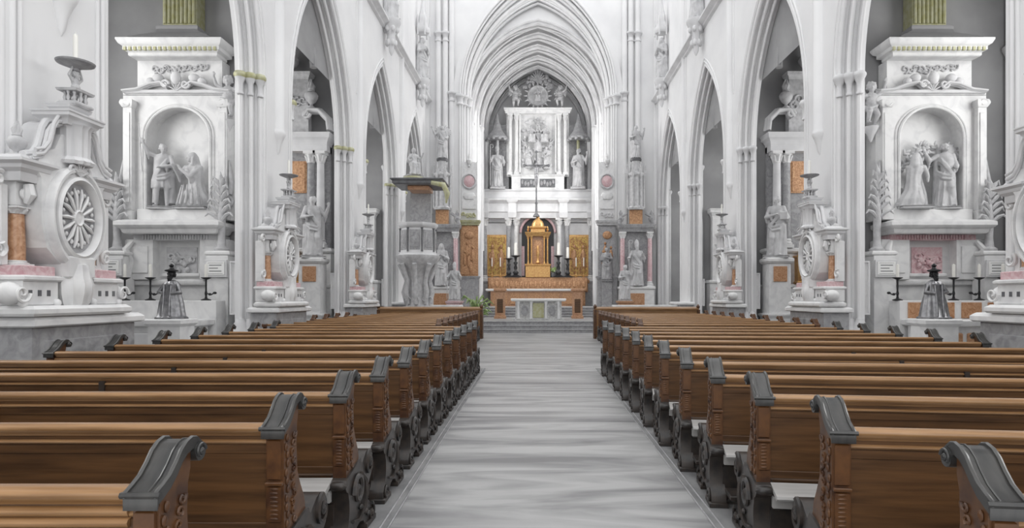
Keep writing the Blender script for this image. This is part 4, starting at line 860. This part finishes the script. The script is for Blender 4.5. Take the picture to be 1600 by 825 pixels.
# ------------------------------------------------------------------ console statues high on the walls
k = 0
for X, s, W in ((XL, 1, 'left'), (XR, -1, 'right')):
    for (y, z, key, h) in ((17.9, 12.87, 'bishop', 2.3), (24.75, 12.87, 'apostle', 2.3), (31.5, 12.87, 'virgin', 2.5)):
        nm = {17.9: 'over the second arch', 24.75: 'over the third arch', 31.5: 'over the last arch by the chancel'}[y]
        if y < 20: continue
        t = thing('console_statue', 'bracket figure under a canopy %s on the %s wall' % (nm, W), 'statue', (X+s*.3, y, z), 0, 'bracket statues high on the nave walls')
        m = MB(); m.lathe(0, 0, [(.02, -1.45), (.1, -1.3), (.12, -1.1), (.2, -.95), (.16, -.6), (.32, -.25), (.4, -.1), (.4, 0)], 12, flute=.08, nf=6)
        for q in range(6): a = q*PI/3; m.ell((.24*math.cos(a), .24*math.sin(a), -.42), (.09, .09, .12), 8, 6); m.ell((.17*math.cos(a), .17*math.sin(a), -.95), (.08, .08, .14), 8, 6)
        m.build('bracket', 'trim_stone', t, 50)
        figpart(key, t, (0, 0, 0), h*.85, s*.9, 'figure')
        m = MB(); m.lathe(0, 0, [(.34, h*.95), (.4, h*.98), (.4, h*1.05), (.3, h*1.1), (.22, h*1.2), (.2, h*1.3), (.1, h*1.45), (.03, h*1.7), (.06, h*1.73), (.01, h*1.78)], 6)
        for q in range(6): a = q*PI/3; m.lathe(.36*math.cos(a), .36*math.sin(a), [(.04, h*.88), (.05, h*1.1), (.005, h*1.3)], 6)
        m.build('canopy', 'olive_gilt' if y < 27 else 'trim_stone', t, 40)

# ------------------------------------------------------------------ pulpit
t = thing('pulpit', 'grey carved stone pulpit with panelled body beside the fourth left pier', 'pulpit', (-5.05, 26.0, 0))
m = MB(); m.rect(0, 0, 1.3, 1.1, [(.05, 0), (.05, 1.0), (0, 1.1), (-.1, 1.2)]); m.lathe(0, 0, [(.55, 1.15), (.5, 1.3), (.46, 2.2), (.5, 2.5), (.62, 2.8), (.85, 3.1), (.95, 3.3), (.95, 3.36)], 8, a0=PI/8)
for k in range(8):
    a = k*PI/4; m.tube([(.5*math.cos(a), .5*math.sin(a), 1.3), (.6*math.cos(a), .6*math.sin(a), 1.8), (.5*math.cos(a), .5*math.sin(a), 2.3), (.8*math.cos(a), .8*math.sin(a), 3.0)], [.09, .12, .08, .1], 8); m.spiral(.5*math.cos(a), 1.5, .12, .5*math.sin(a)-.1, .03, 1.2, 1, 0, 'xz')
m.build('support', 'statue_stone', t, 40)
m = MB(); m.lathe(0, 0, [(.9, 3.36), (.8, 3.42), (.78, 3.5), (.74, 4.5), (.8, 4.55), (.86, 4.65), (.86, 4.72), (.7, 4.74)], 8, a0=PI/8); b = m.build('basket', 'trim_stone', t, 30)
for k in range(8):
    a = k*PI/4; m = MB(); m.M = Matrix.Rotation(a, 4, 'Z'); m.box(.66, .735, -.22, .22, 3.58, 4.42, .015); m.box(.72, .75, -.15, .15, 3.68, 4.32, .01); m.ell((.75, 0, 4.0), (.03, .08, .2), 10, 6); m.build('panel', 'grey_stone', b, 0)
    m = MB(); m.lathe(.77*math.cos(a+PI/8), .77*math.sin(a+PI/8), [(.05, 3.5), (.04, 3.6), (.035, 4.4), (.06, 4.5)], 10); m.build('corner_shaft', 'dark_stone', b, 40)
m = MB(); m.box(-.45, .45, .55, .75, 4.5, 6.3, .02); m.build('back_board', 'grey_stone', t, 0)
c = MB(); c.rect(.1, 0, 1.9, 1.5, [(.02, 6.28), (.08, 6.33), (.08, 6.42), (.15, 6.48), (.15, 6.52), (0, 6.56), (-.2, 6.6)]); cc = c.build('sounding_board', 'dark_stone', t, 30)
c = MB(); c.box(-.35, .55, -.5, .5, 6.1, 6.28, .02); c.build('soffit', 'brown_marble', cc, 0)
c = MB(); c.lathe(-.2, 0, [(.5, 6.56), (.55, 6.62), (.4, 6.72)], 16); c.tube([(.7, -.8, 6.35), (1.2, -.8, 6.25), (1.35, -.75, 5.9), (1.3, -.7, 5.5)], [.09, .12, .12, .03], 8); c.build('gilt_drapery', 'olive_gilt', cc, 50)
statue('seated', (-5.25, 26.0, 6.72), 1.45, .6, 'small seated stone figure on top of the pulpit canopy', base=.06, bw=.5)

# ------------------------------------------------------------------ tall tower altars by the chancel arch
def tower_altar(cx, y, W, s):
    t = thing('tower_altar', 'tall slender carved shrine with spire %s of the chancel arch' % W, 'shrine', (cx, y, 0), 0, 'slender shrines beside the chancel arch')
    m = MB(); m.box(-.95, .95, -.7, 0, 0, 2.0, .02); m.rect(0, -.35, 1.9, .7, [(0, 2.0), (.06, 2.06), (.06, 2.14), (0, 2.18)]); m.build('base', 'white_marble', t, 30)
    m = MB(); m.box(-.4, .4, -.75, -.7, .8, 1.8, .02); m.build('front_panel', 'brown_marble', t, 0)
    for q in (-.75, .75):
        m = MB(); column(m, q, -.4, 2.18, 3.0, .13, sh_only=True); c = m.build('column_shaft', 'pink_marble', t, 40); m = MB(); column(m, q, -.4, 2.18, 3.0, .13, ends_only='top'); m.build('capital', 'white_marble', c, 40); m = MB(); column(m, q, -.4, 2.18, 3.0, .13, ends_only='base'); m.build('column_base', 'white_marble', c, 40)
    m = MB(); m.box(-.9, .9, -.25, 0, 2.18, 5.2); m.build('back_wall', 'grey_stone', t, 0)
    m = MB(); cornice(m, 0, -.3, 1.8, .5, 5.18, .4)
    for s2 in (-1, 1):
        m.tube([(s2*.95, -.45, 5.6), (s2*.85, -.45, 6.0), (s2*.5, -.45, 6.2)], [.1, .09, .07], 8); urn(m, s2*.85, -.4, 5.58, .8)
    m.build('entablature', 'grey_stone', t, 40)
    m = MB(); m.box(-.35, .35, -.4, -.1, 5.6, 6.4, .02); m.build('picture', 'gilt_relief', t, 0)
    m = MB(); m.lathe(0, -.3, [(.45, 6.4), (.5, 6.5), (.4, 6.6), (.38, 8.2), (.48, 8.3), (.48, 8.4), (.3, 8.5), (.2, 8.9), (.25, 9.0), (.25, 9.1), (.12, 9.2)], 12, flute=.1, nf=6)
    for q in range(6):
        a = q*PI/3; m.lathe(.45*math.cos(a), -.3+.4*math.sin(a), [(.06, 6.5), (.05, 8.2), (.1, 8.3), (.02, 9.0)], 8)
    m.tube([(-.5, -.3, 8.4), (-.55, -.3, 8.9)], [.08, .01], 6); m.tube([(.5, -.3, 8.4), (.55, -.3, 8.9)], [.08, .01], 6); m.build('spire', 'statue_stone', t, 40)
    m = MB(); m.lathe(0, -.3, [(.3, 9.1), (.32, 9.2), (.2, 9.25)], 14); m.build('finial_base', 'dark_stone', t, 40)
    figpart('herald' if s < 0 else 'apostle', t, (0, -.3, 9.25), 1.8, 0, 'finial_figure')
    figpart('virgin' if s < 0 else 'bishop', t, (0, -.55, 2.2), 2.3, 0, 'niche_figure')
tower_altar(-5.2, 33.9, 'left', -1); tower_altar(5.5, 33.9, 'right', 1)
for x, key, W in ((-4.1, 'bishop', 'left'), (4.45, 'apostle', 'right')):
    p = thing('pedestal', 'marble pedestal under the statue %s of the chancel steps' % W, 'pedestal', (x, 33.0-2.5, 0)); m = MB(); m.rect(0, 0, .7, .7, [(.05, 0), (.05, .3), (0, .35), (0, 1.25), (.06, 1.32), (.06, 1.4)]); m.build('plinth', 'pink_marble' if x < 0 else 'brown_marble', p, 30)
    statue(key, (x, 30.5, 1.4), 1.7, 0, 'pale robed statue on a coloured marble pedestal %s of the chancel steps' % W, base=.08)

# side panels in the chancel
for s, W in ((-1, 'left'), (1, 'right')):
    x = CX+s*3.87
    t = thing('side_panel', 'tall side panel with pink oval and gilt relief at the %s of the chancel' % W, 'panel', (x, 34.3, 1.01), 0, 'side panels flanking the high altar', (.9, .9, .92))
    m = MB(); m.box(-.62, .62, -.35, 0, 0, 1.7, .02); cornice(m, 0, -.18, 1.24, .35, 1.7, .2); m.build('base', 'grey_stone', t, 30)
    m = MB(); m.box(-.55, .55, -.25, 0, 1.9, 5.0, .03); m.box(-.45, .45, -.3, -.25, 2.0, 4.9, .02); m.build('relief_panel', 'gilt_relief' if s < 0 else 'grey_stone', t, 0)
    m = MB()
    for k in range(5): m.ell((-.25+.12*k, -.32, 2.9+.5*math.sin(k*1.7)), (.12, .08, .4), 8, 6); m.ell((-.25+.12*k, -.34, 3.4+.5*math.sin(k*1.7)), (.08, .06, .09), 8, 6)
    m.ell((0, -.34, 4.4), (.3, .08, .25), 10, 6); m.build('relief_figures', 'gilt_relief', t, 50)
    m = MB(); cornice(m, 0, -.18, 1.2, .35, 5.0, .3); scrollwork(m, 0, -.3, 5.6, .9, .35, 2, 5, .06); m.build('crest', 'olive_gilt' if s < 0 else 'statue_stone', t, 50)
    m = MB(); m.box(-.5, .5, -.12, 0, 5.3, 8.9); m.box(-.42, .42, -.2, -.1, 6.0, 6.6, .02); m.lathe(0, -.15, [(.3, 6.6), (.4, 6.8), (.3, 7.0)], 14, 1, .4); urn(m, 0, -.2, 8.6, .8); m.build('slab', 'white_marble', t, 30)
    m = MB(); ovalring(m, 0, -.12, 7.7, .46, .5, [(1, 0), (1, .08), (.85, .12), (.75, .05), (.02, .06)]); m.build('oval_frame', 'statue_stone', t, 40)
    m = MB(); ovalring(m, 0, -.17, 7.7, .33, .36, [(1, 0), (.9, .03), (.02, .05)]); m.build('oval_stone', 'pink_marble', t, 40)
statue('evangelist', (CX+3.82, 33.82, 2.5), 1.75, -.2, 'grey stone statue on a plinth at the right of the high altar', m='grey_stone', base=.08)
p = thing('pedestal', 'grey plinth at the right of the high altar', 'pedestal', (CX+3.82, 33.82, .875)); m = MB(); m.rect(0, 0, .55, .2, [(.04, 0), (.04, .2), (0, .25), (0, 1.5), (.04, 1.56), (.04, 1.625)]); m.build('plinth', 'grey_stone', p, 30)

# ------------------------------------------------------------------ high altar retable
t = thing('high_altar', 'towering white marble high altar retable with golden panels at the chancel end', 'altar', (CX, 41.2, 1.02))
z0 = -1.02
R = MB(); R.box(-3.75, 3.75, -.9, 0, 0, 1.5, .02); R.rect(0, -.45, 7.5, .9, [(0, 1.5), (.05, 1.54), (.05, 1.6), (0, 1.64)]); R.build('base', 'grey_stone', t, 30)
R = MB(); R.box(-3.3, 3.3, -1.15, -.9, .9, 1.85, .02)
for k in range(14): R.ell((-3.1+.477*k, -1.18, 1.4), (.17, .07, .25), 10, 6); R.ell((-2.87+.477*k, -1.18, 1.6), (.08, .05, .14), 8, 6)
R.build('gradine', 'gilt_relief', t, 50)
R = MB(); R.box(-3.75, -1.1, -.3, 0, 1.6, 5.6); R.box(1.1, 3.75, -.3, 0, 1.6, 5.6); R.box(-1.15, 1.15, -.1, 0, 1.6, 6.1)
a = 1.1; n = 16
for i in range(n):
    p0 = (-a*math.cos(PI*i/n), 4.9+1.05*math.sin(PI*i/n)); p1 = (-a*math.cos(PI*(i+1)/n), 4.9+1.05*math.sin(PI*(i+1)/n))
    R.add([(p0[0], -.3, p0[1]), (p1[0], -.3, p1[1]), (p1[0], -.3, 6.1), (p0[0], -.3, 6.1)], [(0, 1, 2, 3)]); R.add([(p0[0], -.3, p0[1]), (p1[0], -.3, p1[1]), (p1[0], 0, p1[1]), (p0[0], 0, p0[1])], [(0, 1, 2, 3)])
R.box(-3.75, -1.1, -.3, 0, 5.55, 6.1); R.box(1.1, 3.75, -.3, 0, 5.55, 6.1)
R.build('retable_wall', 'trim_stone', t, 40)
R = MB(); R.box(-1.08, 1.08, -.12, -.1, 1.6, 5.95); R.build('niche_back', 'black', t, 0)
R = MB()
for s in (-1, 1): R.box(s*.9, s*1.1, -.25, -.12, 2.0, 4.0)
R.tube([(-a*1.06*math.cos(PI*i/n), -.34, 4.9+1.12*math.sin(PI*i/n)) for i in range(n+1)], .09, 8); R.build('niche_border', 'pink_marble', t, 40)
for q in (-3.55, -1.95, -1.42, 1.42, 1.95, 3.55):
    m = MB(); column(m, q, -.5, 1.64, 4.2, .17, sh_only=True); c = m.build('column_shaft', 'grey_stone' if abs(q) > 1.5 else 'white_marble', t, 40)
    m = MB(); column(m, q, -.5, 1.64, 4.2, .17, ends_only='top'); m.build('capital', 'white_marble', c, 40); m = MB(); column(m, q, -.5, 1.64, 4.2, .17, ends_only='base'); m.build('column_base', 'white_marble', c, 40)
for s in (-1, 1):
    m = MB(); m.box(s*2.75-.68, s*2.75+.68, -.42, -.3, 1.95, 4.75, .02); p = m.build('picture_frame', 'gold', t, 0)
    m = MB(); m.box(s*2.75-.56, s*2.75-.02, -.45, -.42, 2.1, 4.6); m.box(s*2.75+.02, s*2.75+.56, -.45, -.42, 2.1, 4.6); m.build('painting', 'painting', p, 0)
    m = MB()
    for e in (-.3, .3): m.ell((s*2.75+e, -.46, 3.1), (.17, .06, .7), 10, 8); m.ell((s*2.75+e, -.47, 3.95), (.1, .07, .13), 10, 8); m.tube([(s*2.75+e-.15, -.48, 3.5), (s*2.75+e-.2, -.5, 3.2), (s*2.75+e, -.52, 3.1)], .05, 6)
    m.build('painted_figures', 'gilt_relief', p, 50)
R = MB(); R.rect(0, -.35, 7.6, .7, [(0, 5.84), (0, 6.2)]); R.rect(0, -.35, 7.6, .7, [(0, 6.2), (.08, 6.26), (.05, 6.32), (.05, 6.8), (.15, 6.9), (.3, 7.0), (.3, 7.1), (.2, 7.16), (0, 7.2)])
for q in (-3.55, -1.7, 1.7, 3.55): R.rect(q, -.6, .5, .6, [(0, 5.84), (.05, 6.2), (.0, 6.3), (0, 6.8), (.12, 6.95), (.14, 7.08), (0, 7.16)])
R.rect(0, -.35, 7.2, .6, [(0, 7.18), (0, 7.6), (.08, 7.68), (.08, 7.74), (0, 7.78)])
R.build('entablature', 'trim_stone', t, 30)
R = MB(); R.box(-1.75, 1.75, -.7, 0, 7.75, 8.65, .02); R.rect(0, -.35, 3.5, .7, [(0, 8.6), (.06, 8.66), (.06, 8.72), (0, 8.75)]); R.build('attic_block', 'white_marble', t, 30)
for s in (-1, 1):
    m = MB(); m.box(s*.12, s*1.15, -.74, -.7, 7.88, 8.45, .01); p = m.build('dark_relief', 'dark_stone', t, 0)
    m = MB()
    for k in range(5): m.ell((s*(.25+.19*k), -.76, 8.15+.08*math.sin(k*2)), (.09, .04, .16), 8, 5)
    m.build('relief_figures', 'grey_stone', p, 50)
# upper storey
R = MB(); R.box(-2.1, 2.1, -.25, 0, 8.7, 13.0); R.box(-1.25, -1.15, -.5, -.2, 8.9, 12.9, .02); R.box(1.15, 1.25, -.5, -.2, 8.9, 12.9, .02); R.build('upper_wall', 'white_marble', t, 30)
for q in (-1.85, -1.42, 1.42, 1.85):
    m = MB(); column(m, q, -.45, 8.75, 4.1, .13); m.build('upper_column', 'white_marble', t, 40)
R = MB(); cornice(R, 0, -.3, 4.3, .6, 12.85, .35); R.build('upper_cornice', 'white_marble', t, 30)
R = MB(); rd = random.Random(9)
for k in range(46): R.ell((rd.uniform(-1.0, 1.0), -.27, rd.uniform(9.2, 12.5)), (rd.uniform(.1, .24), .1, rd.uniform(.08, .18)), 10, 6)
R.build('cloud_relief', 'trim_stone', t, 50)
for i, (x, z, key, h, rz, fl) in enumerate(((-.6, 9.2, 'virgin', 1.5, .3, 0), (.6, 9.15, 'evangelist', 1.5, -.3, 1), (0, 9.0, 'kneeling', 1.5, 0, 0), (-.45, 10.9, 'seated', 1.5, .3, 0), (.5, 10.9, 'seated', 1.5, -.3, 1), (0, 10.3, 'herald', 1.5, 0, 0), (-.85, 10.4, 'putto_up', .8, 0, 0), (.85, 10.4, 'putto_up', .8, 0, 1), (0, 11.8, 'putto_up', .8, 0, 0))):
    figpart(key, t, (x, -.45, z), h, rz, 'relief_figure', 'statue_stone', bool(fl))
R = MB(); ovalring(R, 0, -.3, 14.1, .72, .72, [(1, -.2), (1, .05), (.9, .15), (.78, .08), (.02, .1)])
for k in range(16): a = 2*PI*k/16; R.tube([(.7*math.cos(a), -.35, 14.1+.7*math.sin(a)), (.95*math.cos(a), -.35, 14.1+.95*math.sin(a))], [.08, .02], 6)
R.build('crowning_medallion', 'statue_stone', t, 50)
figpart('seated', t, (0, -.5, 13.65), 1.1, 0, 'medallion_figure')
R = MB(); rd = random.Random(12)
for k in range(34):
    a = rd.uniform(.15, PI-.15); r = rd.uniform(.6, 1.1); R.ell((r*math.cos(a)*.9, -.3, 14.5+r*math.sin(a)), (rd.uniform(.1, .2), .12, rd.uniform(.1, .2)), 8, 6)
acanthus(R, 0, -.35, 15.0, .9, 1, 9); R.build('crest_foliage', 'grey_stone', t, 50)
for s in (-1, 1):
    figpart('putto_up', t, (s*1.5, -.45, 13.25), 1.5, s*-.2, 'crowning_angel', 'statue_stone', s > 0)
    # canopies over the flanking statues
    R = MB(); R.box(s*2.72-.75, s*2.72+.75, -.1, 0, 7.7, 12.2); R.build('side_niche', 'grey_stone', t, 0)
    R = MB(); R.lathe(s*2.72, -.5, [(.7, 11.1), (.75, 11.2), (.6, 11.35), (.35, 11.7), (.15, 12.3), (.08, 12.7), (.01, 12.9)], 16)
    for k in range(10): a = 2*PI*k/10; R.ell((s*2.72+.68*math.cos(a), -.5+.68*math.sin(a), 11.08), (.12, .12, .12), 8, 6)
    R.build('canopy', 'grey_stone', t, 40)
    R = MB(); R.lathe(s*2.72, -.3, [(.1, 7.8), (.1, 11.2)], 10); R.build('canopy_shaft', 'olive_gilt' if s > 0 else 'trim_stone', t, 40)
for s, key in ((-1, 'bishop'), (1, 'apostle')):
    statue(key, (CX+s*2.72, 40.65, 8.78), 2.55, -s*.2, 'tall stone saint standing under the canopy at the %s of the retable' % ('left' if s < 0 else 'right'), base=.15)
# tabernacle
t = thing('tabernacle', 'golden temple shaped tabernacle with arched roof in the black niche', 'tabernacle', (CX, 39.88, 2.885), 0, None, .84)
m = MB(); m.box(-.95, .95, -.35, .25, 0, .85, .02); cornice(m, 0, -.05, 1.9, .6, .82, .2); m.build('base', 'gold', t, 30)
for q in (-.75, -.5, .5, .75):
    m = MB(); column(m, q, -.2, 1.0, 2.2, .07); m.build('column', 'gold', t, 40)
m = MB(); m.box(-.45, .45, 0, .2, 1.0, 3.2); m.build('chamber', 'brown_marble', t, 0)
m = MB(); m.box(-.33, .33, -.05, 0, 1.05, 2.9, .01); m.build('niche_door', 'gilt_relief', t, 0)
m = MB(); m.lathe(0, -.1, [(.12, 1.1), (.16, 1.15), (.08, 1.3), (.1, 1.7), (.13, 2.0), (.06, 2.2), (.09, 2.35), (.01, 2.5)], 12); m.build('small_figure', 'gold', t, 40)
m = MB(); cornice(m, 0, -.05, 1.8, .55, 3.2, .3); m.rect(0, -.05, 1.1, .5, [(0, 3.5), (0, 3.75), (.1, 3.85), (.1, 3.95)]); m.lathe(0, -.05, [(.5, 3.95), (.48, 4.15), (.35, 4.4), (.15, 4.55), (.12, 4.7), (.06, 4.8)], 18, 1, .6); m.build('roof', 'gold', t, 40)
for s in (-1, 1): m = MB(); urn(m, s*.75, -.1, 3.5, .5); m.build('roof_urn', 'gold', t, 40)
# crucifix
t = thing('crucifix', 'dark tall crucifix rising above the golden tabernacle', 'crucifix', (CX-.1, 39.85, 6.85))
m = MB(); m.lathe(0, 0, [(.22, 0), (.2, .1), (.08, .25), (.06, .8), (.1, .9), (.05, 1.0)], 12); m.box(-.05, .05, -.04, .04, .9, 4.2, .01); m.box(-.75, .75, -.04, .04, 3.3, 3.42, .01)
for a, b in ((-.8, 3.36), (.8, 3.36), (0, 4.25)): m.ell((a, 0, b), .1)
m.build('cross', 'dark_stone', t, 40)
m = MB(); m.cap((0, -.1, 2.75), (0, -.1, 3.15), .11, .16); m.cap((0, -.1, 3.15), (0, -.1, 2.75), .13, .11); m.ell((.03, -.14, 3.45), (.1, .11, .13)); m.cap((-.05, -.12, 2.7), (-.05, -.2, 2.3), .09, .07); m.cap((.05, -.12, 2.7), (.06, -.2, 2.3), .09, .07); m.cap((-.05, -.2, 2.3), (-.01, -.1, 1.85), .07, .04); m.cap((.06, -.2, 2.3), (.02, -.12, 1.85), .07, .04)
for s in (-1, 1): m.cap((s*.13, -.1, 3.2), (s*.4, -.1, 3.3), .055, .045); m.cap((s*.4, -.1, 3.3), (s*.65, -.09, 3.4), .045, .03)
m.tube([(-.12, -.12, 2.75), (0, -.22, 2.7), (.12, -.12, 2.75)], .06, 8)
for s in (-1, 1): hand(m, (s*.65, -.09, 3.4), (s, 0, .2), (0, -1, 0), s, 1.6)
b = bake(m, .025, 'corpus', 2); o = bpy.data.objects.new('corpus', b); b.materials.clear(); b.materials.append(MT['silver']); C.objects.link(o); o.parent = t
# candlesticks of the high altar
for x, h, W in ((-1.9, 2.0, 'outer left'), (-1.45, 2.3, 'inner left'), (1.35, 2.3, 'inner right'), (1.95, 2.0, 'outer right')):
    candlestick(CX+x, 39.75, 2.9, h*.62, 'tall black candlestick %s of the tabernacle on the high altar' % W, 'black candlesticks on the high altar', 'black', .35).scale = (1.7, 1.5, 1)
for x, W in ((-3.0, 'leftmost'), (-2.45, 'second from left'), (2.5, 'second from right'), (3.0, 'rightmost')):
    candlestick(CX+x, 39.75, 2.9, .7, 'short gilt candlestick before a gilt painting on the high altar, %s' % W, 'gilt candlesticks on the high altar', 'gold', .5)
# high altar table
t = thing('altar_table', 'wide stone altar table with brown marble front below the tabernacle', 'altar table', (CX-.2, 38.9, 1.02))
m = MB(); m.rect(0, 0, 6.1, 1.1, [(0, .95), (.05, 1.0), (.05, 1.08), (0, 1.1)]); m.build('table_slab', 'white_marble', t, 30)
m = MB(); m.box(-2.8, 2.8, -.45, .45, 0, .95); m.build('table_body', 'brown_marble', t, 30)
m = MB()
for q in (-2.2, -1.1, 0, 1.1, 2.2): m.box(q-.45, q+.45, -.5, -.45, .12, .85, .02)
m.build('front_panel', 'gilt_relief', t, 0)
t = thing('candle_bench', 'brown carved shelf carrying the candlesticks of the high altar', 'shelf', (CX, 39.85, 1.02))
m = MB(); m.box(-3.2, 3.2, -.2, .2, 1.0, 1.86, .01); m.box(-3.1, 3.1, -.05, .2, 0, 1.0)
for k in range(20): m.ell((-3.0+.316*k, -.22, 1.4), (.11, .05, .22), 8, 6)
m.build('shelf_body', 'gilt_relief', t, 30)
for x, W in ((-1.95, 'left'), (2.0, 'right')):
    t = thing('pedestal', 'brown marble pedestal with niche %s of the white altar table' % W, 'pedestal', (CX+x, 31.2, .495), 0, 'brown pedestals beside the altar table')
    m = MB(); m.rect(0, 0, .5, .5, [(.05, 0), (.05, .12), (0, .16), (0, 1.35), (.07, 1.42), (.07, 1.5), (.02, 1.53)]); m.build('body', 'brown_marble', t, 30)
    m = MB(); m.box(-.15, .15, -.27, -.25, .3, 1.0, .01); m.build('niche', 'wood', t, 0)
# free altar table
t = thing('altar_table', 'white cloth covered altar table standing on the chancel steps', 'altar table', (CX, 29.2, .495))
m = MB(); m.rect(0, 0, 2.5, 1.0, [(0, .9), (.05, .94), (.06, 1.0), (.04, 1.03)]); m.build('table_top', 'linen', t, 30)
m = MB(); m.box(-1.1, 1.1, -.35, .35, 0, .9); m.box(-1.25, 1.25, -.45, .45, 0, .08); m.build('table_body', 'antependium', t, 30)
for q in (-.95, -.35, .35, .95): m = MB(); m.lathe(q, -.4, [(.09, .08), (.07, .15), (.06, .75), (.1, .85), (.1, .9)], 12); m.build('colonnette', 'white_marble', t, 40)
for q in (-.65, .65): m = MB(); ovalring(m, q, -.35, .47, .17, .26, [(1, 0), (1, .05), (.7, .06), (.6, .03), (.02, .04)]); m.build('oval_ornament', 'grey_stone', t, 40)
m = MB(); m.box(-.26, .26, -.38, -.35, .12, .82, .01); m.build('centre_panel', 'olive_gilt', t, 0)
def plant(x, y, z, h, label, pot='dark_stone'):
    t = thing('potted_plant', label, 'plant', (x, y, z)); rd = random.Random(int(x*10)+5)
    m = MB(); m.lathe(0, 0, [(.12, 0), (.16, .1), (.18, .28), (.2, .3), (.16, .3)], 14); m.build('pot', pot, t, 40)
    m = MB()
    for k in range(46):
        a = rd.uniform(0, 6.28); r = rd.uniform(.1, .5)*h; zz = .3+h*rd.uniform(.3, 1)
        m.tube([(0, 0, .25), (r*.4*math.cos(a), r*.4*math.sin(a), zz*.8), (r*math.cos(a), r*math.sin(a), zz*.95), (r*1.3*math.cos(a), r*1.3*math.sin(a), zz*.8)], [.01, .03, .055, .004], 5)
    m.build('foliage', 'leaf', t, 50)
plant(-2.95, 29.6, 0, 1.45, 'leafy green potted plant left of the chancel steps')
plant(CX+1.02, 39.72, 2.9, .36, 'small green plant right of the tabernacle', 'dark_stone')
# communion rails
for s, x0, x1, W in ((-1, -6.1, -3.3, 'left'), (1, 3.4, 6.7, 'right')):
    t = thing('communion_rail', 'long marble balustrade %s of the chancel steps' % W, 'railing', (0, 27.3, 0))
    m = MB(); m.box(x0, x1, -.14, .14, 0, .3, .02); m.build('plinth', 'grey_stone', t, 0)
    m = MB(); m.box(x0, x1, -.16, .16, 1.1, 1.24, .02); m.build('top_rail', 'white_marble', t, 0)
    n = int((x1-x0)/.3)
    for k in range(n): m = MB(); m.lathe(x0+.15+(x1-x0-.3)*k/(n-1), 0, [(.08, .3), (.08, .36), (.04, .42), (.09, .6), (.07, .8), (.035, .95), (.07, 1.04), (.08, 1.1)], 10); m.build('baluster', 'trim_stone', t, 50)
print('objects', len(bpy.data.objects))
